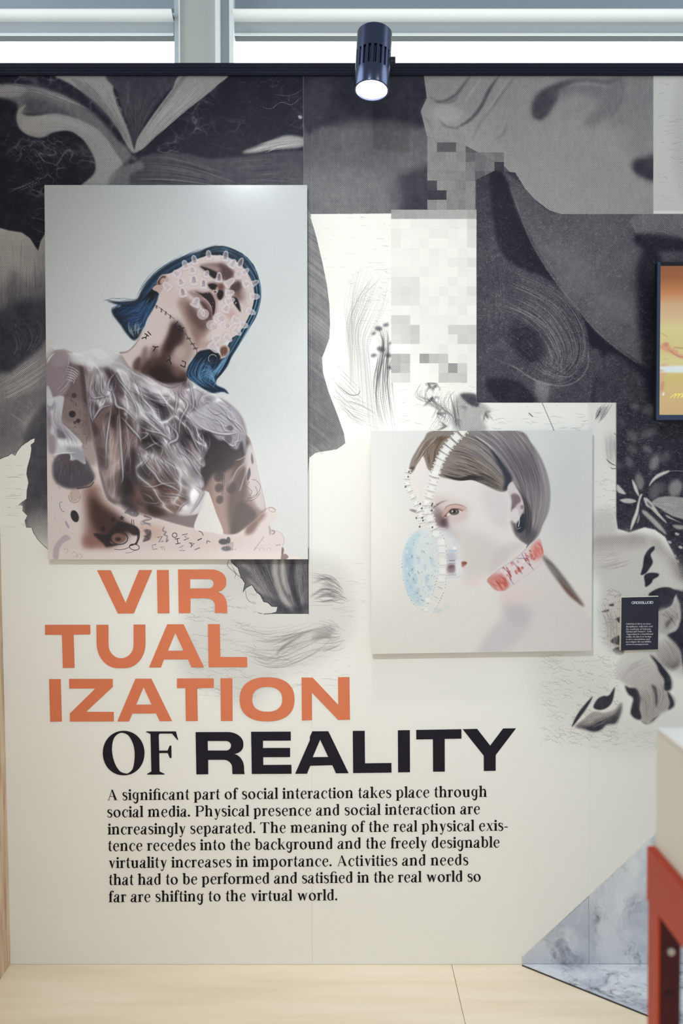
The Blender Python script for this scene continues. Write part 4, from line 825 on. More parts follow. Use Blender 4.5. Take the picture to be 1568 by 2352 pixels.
    c.fill((960,440, 1040,375, 1180,365, 1292,350, 1294,440, 1240,520, 1170,575, 1110,570, 1180,470, 1080,430, 1020,450), 104, 12, .75)
    c.line((950,450, 1010,390, 1110,366, 1230,376, 1292,350), 7, 72, .6, 5, .4); c.line((1030,400, 1120,384, 1240,400), 4, 160, .5, 3, .5)
    c.line((1000,520, 1100,500, 1180,440, 1230,400), 8, 120, .5, 7, .4); c.line((1280,360, 1290,440, 1240,540), 3, 84, .5, 2)
    c.fill((1330,760, 1350,725, 1400,710, 1440,710, 1440,830, 1390,820, 1350,800), 52, 8, .95); c.fill((1300,660, 1440,560, 1440,700, 1340,720), 130, 12, .7)
    c.clip = None
    # pixel steps
    c.frame(*P0)
    for (x0, y0, nx, ny, t0, sp) in [(981, 305, 4, 8, 140, 22), (1069, 350, 4, 6, 112, 26), (1003, 393, 4, 5, 128, 30), (1025, 437, 4, 2, 120, 24), (1091, 393, 2, 4, 92, 20)]:
        for i in range(nx):
            for j in range(ny):
                if c.r.rand() < .78: c.poly((x0+i*K,y0+j*K, x0+i*K+K,y0+j*K, x0+i*K+K,y0+j*K+K, x0+i*K,y0+j*K+K), float(t0+c.r.randn()*sp*.3), .2, .85)
    for x, y, t in [(981,415,60), (1003,437,52), (981,437,48), (1113,459,60), (1135,415,66), (1113,415,84), (1113,437,56), (1091,459,86), (1135,372,56)]: c.poly((x,y, x+K,y, x+K,y+K, x,y+K), t, .2, .95)
    # ======== right: dark hill with swirl
    c.frame(*C)
    hill = (719,-30, 800,-70, 880,-60, 920,5, 960,50, 1020,95, 1070,110, 1580,110, 1580,900, 1300,884, 719,884)
    c.poly(hill, 66, .6)
    c.clip = c.mask(hill, .6, False)
    c.fill((830,-60, 920,0, 1070,110, 1600,110, 1600,800, 1450,780, 1380,720, 1270,650, 1190,580, 1120,490, 1050,400, 980,300, 930,190, 880,90), 88, 4, .95)
    c.fill((1000,120, 1440,120, 1440,360, 1300,560, 1150,420, 1040,280), 96, 34, .7)
    c.fill((780,-60, 840,-40, 880,80, 935,200, 990,300, 1060,400, 1130,490, 1200,580, 1280,650, 1390,725, 1460,790, 1460,900, 1200,900, 1240,700, 1180,640, 1165,560, 1100,450, 1000,370, 900,330, 820,260, 790,120), 36, 5, .92)
    c.line((860,0, 930,190, 985,295, 1060,405, 1130,490, 1200,575, 1280,648, 1380,722), 2.2, 132, .5, 1.6)
    c.hair((780,300, 900,350, 1060,420, 1160,560, 1170,700, 1080,790, 960,800), (800,560, 860,580, 920,640, 960,700, 980,720, 990,730, 1000,735), 150, 1.5, [44, 78, 104, 130], .5, 8)
    c.hair((760,420, 880,460, 1000,520, 1060,620, 1060,720, 1000,780), (780,620, 880,700, 940,760, 1000,800, 1100,800, 1160,740), 90, 1.3, [36, 90, 140], .45, 10)
    c.fill((870,560, 950,570, 1000,640, 980,730, 920,700, 860,640), 44, 12, .7)
    c.line((790,700, 880,740, 960,790, 1060,815, 1140,790, 1180,720, 1170,620), 2.4, 136, .6, 1.4, .5)
    c.line((780,480, 900,510, 1000,590, 1040,680, 1000,760), 1.6, 120, .5, 1, .5)
    c.hair((720,130, 780,400, 760,700), (800,130, 830,400, 840,700), 50, 1.4, [44, 70, 88], .4, 12)
    c.fill((760,790, 900,800, 960,884, 820,884), 40, 5, .8); c.fill((960,800, 1020,810, 1010,884, 980,884), 120, 5, .6)
    c.hair((1150,800, 1130,860, 1120,884), (1230,700, 1200,800, 1180,884), 20, 1.5, [60, 110], .4, 6)
    c.fill((1240,700, 1300,690, 1460,830, 1460,890, 1210,890), 72, 8, .8)
    c.fill((1365,120, 1600,105, 1600,215, 1500,180, 1440,180, 1400,205, 1375,180), 112, 3, .85); c.line((1360,130, 1380,190, 1420,210, 1470,180, 1560,212), 1.8, 150, .6, 1, .3); c.fill((1380,190, 1600,220, 1600,260, 1400,250), 40, 6, .8)
    c.fill((1380,320, 1480,290, 1480,880, 1420,860), 34, 12, .85)
    for _ in range(70):
        x, y = c.r.uniform(780, 1180), c.r.uniform(120, 860); c.blob(x, y, 1.4, 1.2, 0, 170, .3, .6)
    c.clip = None
    g = np.abs(c.ridges((0, c.h, 0, c.w), 3.2, 5, 0, 1.6, 2, 3)-.3)[..., None]
    hm = c.mask(np.array([(1.02*0+p) for p in hill]), .6, False)[..., None]
    c.a += (g*34-16)*hm
    # top-right paper strip
    c.frame(*P0)
    c.poly((1500,165, 1640,165, 1640,484, 1500,484), 218); c.fill((1550,200, 1640,180, 1640,470, 1560,440), 196, 14, .7); c.cracks(1502, 176, 1640, 480, 120, 100, .5, (6, 30), .9, 0, 3)
    # ======== centre white shape
    c.frame(*C)
    strip = (10,60, 40,110, 65,205, 90,310, 108,400, 118,480, 121,560, 118,620, 100,670, 88,700, 92,760, 115,840, 150,930, 178,1010, 184,1050, 150,1075, 60,1090, 36,1110, 10,1400, -10,1400, -10,60)
    c.poly((12,110, 200,110, 200,1100, 12,1100), 236)
    c.fill(strip, 116, .6, 1, '', False)
    c.clip = c.mask(strip, .6, False)
    c.hair((10,100, 60,300, 120,560), (10,400, 60,600, 110,760), 10, 2, [90, 150], .3, 10)
    for k in range(70):
        y = 60+k*17; c.line((0,y, 60,y+44, 130,y+104), c.r.uniform(1.4, 4), [74, 150, 170, 60, 96][c.r.randint(5)], .42, 1, .5)
    c.fill((10,600, 110,640, 90,700, 110,830, 180,1000, 60,1060, 10,1000), 84, 12, .5)
    c.clip = None
    white = (40,122, 62,113, 100,110, 372,108, 372,92, 721,92, 721,884, 800,884, 1080,884, 1210,884, 1210,1005, 1210,1400, 30,1400, 36,1110, 70,1088, 150,1075, 184,1050, 178,1010, 150,930, 115,840, 92,760, 88,700, 100,670, 118,620, 121,560, 118,480, 108,400, 90,310, 65,205)
    c.poly(white, 236, .6)
    c.clip = c.mask(white, .6, False)
    # grain lines
    c.hair((300,360, 230,440, 190,560, 200,700, 190,820, 130,720), (380,340, 340,520, 280,640, 290,760, 320,1000, 350,1100), 70, .9, [120, 160], .45, 8)
    c.hair((130,700, 180,760, 240,820, 290,860), (110,860, 180,930, 240,980, 300,1000), 18, .9, [110, 150], .5, 8)
    c.hair((200,300, 170,480, 190,640, 160,760), (330,330, 270,480, 230,620, 240,840), 34, .8, [140, 170], .5, 10)
    c.cracks(60, 120, 700, 360, 70, 150, .45, (10, 50), .8, 0, 2); c.cracks(190, 320, 380, 560, 60, 120, .5, (6, 26), 1, .2, 5)
    c.hair((300,560, 330,640, 310,740, 300,860, 340,1000), (370,540, 372,640, 370,760, 380,860, 400,1010), 60, 1.5, [34, 70, 120], .55, 9)
    for x, y, r in [(320,580,16), (350,565,12), (300,600,10), (330,665,18), (300,690,12), (360,690,14), (365,740,12), (370,640,8)]: c.blob(x, y, r, r*.6, c.r.uniform(-40, 40), 50, 2.4, .75)
    c.hair((120,760, 180,840, 260,860, 320,900), (130,900, 200,950, 260,980, 330,1000), 24, .9, [90, 130], .5, 6)
    c.line((150,810, 200,850, 235,850, 245,830), 1.6, 50, .7, .4, .4)
    # foliage scribble at the bottom
    leaf = [(520,800), (560,810), (700,860), (640,950), (560,930), (760,920), (600,980), (680,900), (540,860)]
    for x, y in leaf:
        a = c.r.uniform(0, 180)
        for k in range(9):
            b = math.radians(a+c.r.randn()*30); L = c.r.uniform(16, 52)
            c.line((x,y, x+math.cos(b)*L*.5+c.r.randn()*6,y+math.sin(b)*L*.5, x+math.cos(b)*L,y+math.sin(b)*L), c.r.uniform(1, 4), [40, 70, 120][c.r.randint(3)], .6, .8, .7)
    c.fill((650,850, 700,850, 740,880, 780,920, 740,940, 760,1000, 640,1000, 620,920), 130, 5, .6); c.fill((655,850, 720,850, 730,900, 690,890), 44, 3, .8)
    c.hair((500,800, 480,860, 560,900, 500,1000), (640,830, 600,900, 640,960, 620,1010), 60, 1.4, [60, 110, 150], .5, 10)
    c.hair((600,820, 620,900, 640,1000), (640,840, 650,920, 660,1000), 10, 1.4, [40], .6, 4)
    c.cracks(400, 800, 720, 1000, 40, 130, .5, (10, 50), .9, 0, 4)
    # pixel mosaic
    c.frame(*P0)
    grid = np.full((18, 9), 231.)
    for (i, j, t) in [(0,13,205), (1,13,205), (0,14,206), (1,14,206), (2,15,192), (2,14,200), (0,16,214), (6,14,206), (7,14,206), (8,14,206), (7,15,200), (8,15,208), (3,15,222), (0,5,224), (1,5,222)]: pass
    for j in range(18):
        for i in range(9): grid[j, i] = 232+c.r.randn()*3
    for i in range(9): grid[0, i] = 150+i*3
    for i, j, t in [(0,7,222), (1,7,222), (2,7,220), (0,8,220), (1,8,216), (2,8,220), (0,9,222), (1,9,220), (2,9,222), (0,11,204), (1,11,206), (2,12,196), (0,12,208), (1,12,206), (6,12,208), (7,12,208), (8,12,204), (7,13,204), (8,13,208), (2,13,200), (0,13,212), (1,13,206), (0,15,168), (1,15,176), (3,15,146), (4,15,186), (5,15,196), (0,16,166), (1,16,186), (5,16,206), (6,16,140), (7,16,206), (5,17,196), (6,17,200), (7,17,198), (0,17,212), (1,17,208), (8,1,214), (8,2,220), (8,3,222), (8,5,222), (8,8,220), (7,0,172), (8,0,160)]: grid[j, i] = t
    for j in range(18):
        for i in range(9):
            x, y = 898+i*21.8, 481+j*22.1; c.poly((x,y, x+22,y, x+22,y+22.3, x,y+22.3), float(grid[j, i]), .1)
    c.cracks(900, 505, 1090, 700, 30, 205, .4, (10, 40), .8)
    # light strip below the hill
    c.frame(*C)
    c.cracks(760, 890, 1210, 1004, 36, 130, .55, (10, 60), .9, .05, 3)
    c.line((990,884, 1010,930, 1040,1000), 1.6, 60, .7, .3); c.line((935,925, 952,942), 2, 60, .8, .3)
    c.clip = None
    c.frame(*E)
    c.poly((0,146, 380,146, 380,2400, 0,2400), 228)
    c.hair((180,150, 120,260, 90,400), (340,150, 250,300, 150,440), 50, 1.5, [70, 130, 170], .5, 14); c.line((180,220, 140,300, 100,370), 2.6, 40, .8, .5, .6)
    c.hair((220,560, 230,760, 260,950), (370,560, 380,760, 370,980), 60, 1.2, [110, 160, 190], .45, 16)
    c.line((240,900, 300,960, 380,1000), 2.6, 44, .8, .6, .5); c.line((300,1020, 340,1040, 380,1030), 2, 60, .8, .5, .5); c.line((350,560, 380,580, 390,620), 2, 60, .7, .4)
    c.cracks(70, 1040, 380, 2300, 60, 110, .5, (20, 140), .8, -.03, 8)
    c.fill((60,1650, 370,1600, 370,2000, 200,1950, 60,1980), 188, 14, .7); c.fill((240,600, 370,600, 370,1000, 260,900), 190, 12, .6)
    # ======== right: dark leaves
    dk = (380,146, 1400,146, 1400,2600, 1290,2600, 1160,2200, 1040,1960, 900,1860, 760,1830, 560,1900, 400,1850, 380,1700)
    c.poly(dk, 44, .8)
    c.clip = c.mask(dk, 1, False)
    c.a += (g*46-6)*c.clip[..., None]
    c.cracks(400, 170, 1380, 1200, 130, 150, .55, (16, 90), .8, .1, 8)
    for x, y, rx, ry, a, t in [(600,600,90,60,50,90), (460,420,70,40,60,74), (800,780,80,40,30,110), (560,950,90,50,70,100), (900,950,120,60,110,130), (1040,880,100,60,140,84), (640,200,60,50,20,90), (820,250,90,60,0,84), (820,560,120,60,-20,88), (600,780,90,50,40,84), (420,1000,50,60,0,76), (1180,1300,90,120,20,150), (900,1340,70,120,20,104), (690,1200,60,110,-10,104), (990,1290,60,90,0,84)]:
        c.blob(x, y, rx, ry, a, t, 5, .7)
        for k in range(6):
            b = math.radians(a+c.r.randn()*14); L = rx*c.r.uniform(.5, 1.1); ox, oy = c.r.randn(2)*ry*.4; c.line((x+ox-math.cos(b)*L,y+oy-math.sin(b)*L, x+ox+math.cos(b)*L,y+oy+math.sin(b)*L), 1, min(t+60, 220), .4, .4, .8)
    c.fill((860,1500, 950,1430, 1090,1410, 1300,1430, 1400,1440, 1400,1720, 1180,1690, 1080,1640, 980,1580), 152, 1.6, .97); c.hair((870,1500, 1050,1480, 1300,1480), (900,1510, 1080,1620, 1300,1690), 50, 1.2, [90, 170, 196], .5, 10)
    c.fill((390,1250, 450,1300, 510,1380, 430,1370, 390,1330), 196, 1, .95); c.fill((430,1460, 540,1440, 650,1470, 600,1500, 500,1500), 190, 1, .95)
    c.fill((595,1180, 660,1290, 690,1410, 640,1350, 610,1270), 214, .8, .95); c.fill((680,1110, 740,1180, 750,1260, 700,1330, 650,1200), 110, 2, .8)
    c.fill((820,1280, 860,1190, 940,1110, 1090,1060, 1080,1090, 960,1150, 880,1210), 214, .8, .95); c.line((1080,1078, 1180,1066, 1290,1072), 1, 170, .8)
    c.fill((735,1380, 700,1480, 680,1620, 640,1740, 575,1870, 590,1750, 640,1620, 670,1500, 700,1400), 216, .8, .95); c.fill((690,1640, 690,1720, 660,1780, 680,1690), 180, 1, .8)
    c.fill((750,1430, 800,1440, 870,1510, 960,1640, 1070,1780, 960,1690, 860,1590, 790,1540, 770,1500), 206, .9, .9); c.fill((800,1480, 860,1540, 850,1560, 800,1510), 60, 1, .8)
    c.fill((725,1600, 790,1620, 900,1720, 1000,1830, 1060,1930, 930,1830, 820,1720, 750,1650), 176, 2, .85)
    c.fill((1050,1660, 1160,1720, 1280,1780, 1180,1740, 1080,1700), 190, 1.5, .9); c.fill((1140,1800, 1290,1810, 1290,1850, 1200,1850), 170, 2, .8)
    for x, y in [(1200,1920), (1250,2100), (1160,2220), (1200,2290), (1100,2030)]: c.blob(x, y, 30, 16, 20, 210, 1, .85)
    c.clip = None
    c.frame(*R)
    # pale net of cracks around the flowers
    net = (0,1180, 640,1180, 900,1400, 1000,1700, 1200,1900, 1568,1700, 1600,1960, 1500,2120, 1200,2180, 900,2180, 640,2130, 400,2080, 200,1960, 60,1700, 0,1400)
    c.fill(net, 206, 40, .32)
    c.cracks(60, 1180, 900, 2100, 230, 120, .5, (14, 150), .9, .18, 8); c.cracks(500, 1960, 1500, 2160, 90, 150, .4, (20, 130), .8, .1, 8)
    # fade from leaves into the second flower
    c.frame(*R)
    zone = (640,0, 900,-40, 1150,-60, 1300,-20, 1400,120, 1568,340, 1700,500, 1700,1330, 1480,1370, 1300,1290, 1190,1180, 900,1170, 760,1080, 700,800, 720,500, 640,300)
    c.fill(zone, 200, 14, .85)
    c.clip = c.mask(zone, 10)
    c.fill((640,-60, 1100,-80, 1200,60, 980,140, 800,200, 640,160), c.grad((800,-60), 120, (800,180), 214), 14, .8)
    c.fill((1250,-40, 1420,40, 1568,300, 1500,440, 1360,260, 1290,120), 150, 12, .8); c.fill((1440,0, 1600,0, 1600,420, 1500,300), 50, 10, .95)
    c.fill((1280,140, 1400,160, 1500,380, 1560,520, 1380,440, 1300,300), 222, 14, .7)
    c.hair((640,60, 800,100, 1000,60), (640,360, 860,300, 1100,240), 70, 1.3, [120, 170, 220], .4, 16)
    c.fill((1270,65, 1274,100, 1235,150, 1250,200, 1256,240, 1220,300, 1180,350, 1128,362, 1150,280, 1160,200, 1180,140, 1230,80), 40, 1, .97)
    c.fill((1165,375, 1200,345, 1260,338, 1316,350, 1312,380, 1262,410, 1240,450, 1180,490, 1172,440), 40, 1, .97)
    c.fill((1210,575, 1250,530, 1330,495, 1420,490, 1500,530, 1480,600, 1450,680, 1380,720, 1310,740, 1240,700), 42, 1.2, .97)
    c.fill((1480,520, 1560,530, 1600,560, 1600,1340, 1560,1290, 1530,1150, 1400,990, 1500,930, 1540,800, 1520,650), 38, 2, .95)
    c.fill((1310,740, 1440,700, 1510,620, 1530,780, 1480,900, 1380,980, 1310,900), 168, 6, .9); c.hair((1320,760, 1400,800, 1480,900), (1450,640, 1500,760, 1520,860), 40, 2.4, [60, 110, 220], .55, 12)
    c.fill((1380,860, 1440,800, 1470,820, 1400,920), 60, 4, .8)
    c.fill((1300,1000, 1400,1000, 1540,1150, 1540,1280, 1460,1350, 1360,1300, 1300,1200), c.grad((1320,1020), 220, (1480,1320), 70), 5, .95)
    c.hair((1300,1010, 1420,1180, 1480,1340), (1400,1010, 1520,1160, 1550,1280), 30, 2, [90, 150, 210], .4, 10)
    for p in [(865,820, 915,800, 918,860, 895,850), (815,1050, 870,1000, 920,995, 920,1085, 870,1080), (840,1140, 900,1105, 960,1140, 940,1190, 880,1180), (730,740, 790,720, 800,740, 740,750), (800,670, 850,660, 850,685, 810,685), (750,1230, 800,1250, 780,1270, 745,1250), (810,1215, 880,1225, 900,1250, 830,1245)]: c.fill(p, 44, 1, .92)
    c.cracks(640, 500, 930, 1170, 70, 90, .6, (14, 100), 1.2, .12, 7); c.hair((660,600, 760,820, 800,1150), (860,700, 900,900, 900,1200), 50, 1.6, [110, 150], .4, 26)
    c.clip = None
    # lower right flowers
    for p, t, so in [((600,1650, 630,1620, 620,1660, 560,1760, 500,1840, 430,1930, 420,1920, 460,1830, 520,1740), 40, 1.4), ((640,1730, 680,1650, 740,1615, 800,1610, 855,1530, 862,1560, 830,1690, 760,1750, 690,1760), 44, 1), ((970,1510, 1010,1530, 1090,1540, 1130,1640, 1120,1750, 1140,1850, 1080,1850, 1030,1800, 1040,1720, 1055,1640, 1000,1590), 42, 2)]: c.fill(p, t, so, .97)
    c.fill((450,1930, 540,1860, 640,1780, 760,1790, 860,1760, 930,1680, 935,1760, 900,1850, 860,1900, 780,1910, 730,1960, 650,1985, 540,1960), c.grad((700,1740), 160, (740,1950), 40), 3, .95)
    c.fill((560,1940, 700,1880, 860,1800, 920,1700, 930,1760, 880,1900, 780,1915, 660,1985), 52, 4, .75)
    c.hair((460,1900, 600,1840, 740,1790), (560,1960, 700,1930, 880,1880), 20, 1.6, [120, 200], .4, 10)
    big = (960,1480, 880,1400, 900,1250, 1040,1180, 1180,1190, 1290,1270, 1380,1370, 1440,1440, 1450,1520, 1400,1580, 1470,1640, 1470,1700, 1400,1760, 1330,1800, 1240,1890, 1180,1895, 1140,1850, 1100,1700, 1080,1560)
    c.fill(big, c.grad((1000,1250), 214, (1200,1850), 130), 5, .9)
    c.clip = c.mask(big, 4)
    c.hair((1080,1560, 1150,1700, 1180,1870), (1340,1460, 1380,1600, 1300,1800), 90, 1.6, [56, 120, 210], .45, 14)
    c.fill((1240,1500, 1290,1520, 1310,1620, 1300,1740, 1280,1700, 1270,1600), 48, 3, .85); c.fill((1160,1600, 1220,1700, 1200,1780, 1160,1700), 110, 6, .6)
    c.hair((920,1420, 1050,1280, 1200,1210), (1000,1560, 1160,1400, 1320,1340), 60, 1, [150, 190], .5, 14)
    c.clip = None
    c.fill((1225,1190, 1290,1230, 1370,1320, 1440,1420, 1452,1520, 1430,1560, 1370,1550, 1370,1450, 1320,1370, 1290,1290), 40, 2, .95)
    c.fill((1400,1560, 1440,1600, 1478,1680, 1470,1730, 1410,1760, 1430,1690, 1410,1620), 42, 2, .95); c.fill((1130,1860, 1200,1900, 1260,1850, 1320,1810, 1250,1880, 1180,1905), 50, 1.6, .8)
    c.fill((970,1510, 1010,1530, 1090,1540, 1130,1640, 1120,1750, 1140,1850, 1080,1850, 1030,1800, 1040,1720, 1055,1640, 1000,1590), 46, 2.4, .9)
    # ======== below the first print: torn dark piece and pale swirl
    c.frame(*T)
    c.fill((860,90, 1000,20, 1180,-10, 1420,10, 1500,90, 1510,300, 1400,430, 1200,520, 1060,640, 900,560, 780,500, 760,380, 800,250), 208, 26, .7)
    c.hair((1330,60, 1420,80, 1480,160), (1330,210, 1430,200, 1500,180), 50, 2.2, [70, 120, 180], .5, 12); c.hair((1330,260, 1420,280, 1470,320), (1330,400, 1420,400, 1480,360), 34, 2, [110, 160], .45, 14)
    c.hair((1000,300, 1150,330, 1300,300, 1440,260), (1040,420, 1180,470, 1320,430, 1450,340), 70, 1.8, [90, 150, 190], .45, 16)
    for p in [(1330,170, 1390,135, 1450,155), (1345,180, 1400,160, 1440,175), (1340,110, 1400,90, 1440,100), (1350,350, 1400,340, 1420,350), (1180,420, 1220,380, 1300,330)]: c.line(p, 4, 56, .6, 2, .6)
    c.fill((1340,360, 1420,330, 1430,300, 1360,310), 130, 6, .5)
    c.cracks(780, 150, 1100, 600, 130, 110, .55, (12, 90), .9, .1, 5); c.cracks(1100, 380, 1500, 560, 60, 140, .45, (12, 70), .8, -.05, 4); c.cracks(1380, 20, 1568, 260, 30, 140, .45, (12, 70), .8)
    torn2 = [975,-40, 990,20, 1020,45, 1035,90, 1050,110, 1042,150, 1055,130, 1080,118, 1100,150, 1115,160, 1130,190, 1150,195, 1165,210, 1190,212, 1185,235, 1160,242, 1130,243, 1100,235, 1115,243, 1323,243, 1323,-40]
    c.poly(torn2, 92, .3)
    c.clip = c.mask(torn2, .4, False)
    for p, w_, t in [((1090,0, 1130,60, 1180,130, 1220,200),14,60), ((1180,-10, 1180,80, 1210,170, 1260,235),13,196), ((1210,0, 1215,90, 1240,160),9,226), ((1280,0, 1280,120, 1300,220),9,110), ((1020,20, 1080,60, 1150,160, 1200,235),10,130), ((1150,-10, 1150,60, 1170,120),9,70), ((1255,0, 1250,100, 1290,240),11,46), ((1310,0, 1312,230),6,60), ((1060,90, 1120,150, 1180,220),4,200)]: c.line(p, w_, t, .75, 4, .3)
    c.hair((1040,0, 1100,100, 1180,230), (1310,0, 1300,120, 1310,240), 60, 1.6, [40, 120, 190], .35, 8)
    c.fill((1100,150, 1150,195, 1200,240, 1300,243, 1320,200, 1250,210, 1180,180), 52, 5, .6)
    c.clip = None
    c.line(np.array(torn2[2:-8]), 1.6, 30, .85, .3, sm=False); c.line((982,10, 975,35, 1000,60, 1040,95), 1.4, 60, .7, .3)
    for p in [(1050,130, 1060,180, 1090,200), (1010,60, 1030,110), (990,30, 1010,70, 1005,90)]: c.line(p, 1.2, 70, .7, .3, .5)
    c.frame(*P0)
    c.line((706,1286, 708,1411), 1.2, 20, .8)
    # large-scale unevenness of the print
    dkm = np.clip((200-c.a)/150, 0, 1)
    c.a += nz*20*dkm+nf*16*dkm
    mid_ = np.exp(-((c.a-130)/60)**2); c.a += (c.noise(5, 3, 12, (1, 2.4))[..., None]-.5)*20*mid_
    # beyond the photograph's right edge the collage runs on
    q = int(s_x(c, 1582)); n_ = c.w-q; c.a[:, q:] = c.a[:, q-n_:q][:, ::-1]
    # screen direction: 0.5 dots, 0 and 1 slanted lines
    s = np.full((c.h, c.w), .5, np.float32)
    s -= .5*c.mask((1093,500, 1240,500, 1500,700, 1500,925, 1093,925), 40, False)
    s += .5*c.mask((1230,1180, 2090,1180, 2090,1760, 1230,1760), 60, False)
    return c, s
# ---------------------------------------------------------------- lettering drawn as thin shapes
# Serif alphabet on a grid: x-height 100, cap 137, ascender 145. A glyph is (advance, [primitives]).
def stem(x, y0, y1, w=23, foot=1, top=1, footr=1):
    h = w/2
    out = [('P', (x-h,y0, x+h,y0, x+h,y1, x-h,y1))]
    if foot: out.append(('P', (x-h-13,y0, x+h+(13 if footr else 0),y0, x+h+(13 if footr else 0),y0+3, x+h,y0+9, x-h,y0+9, x-h-13,y0+3)))
    if top == 1: out.append(('P', (x-h,y1-16, x-h,y1, x-h-13,y1-6, x-h-13,y1-9)))
    if top == 2: out.append(('P', (x-h-13,y1, x+h+13,y1, x+h+13,y1-3, x+h,y1-9, x-h,y1-9, x-h-13,y1-3)))
    return out
def S(p, w): return [('S', p, w)]
def O(cx, cy, rx, ry, ix, iy, t=0, dx=0): return [('O', cx, cy, rx, ry, ix, iy, t, dx)]
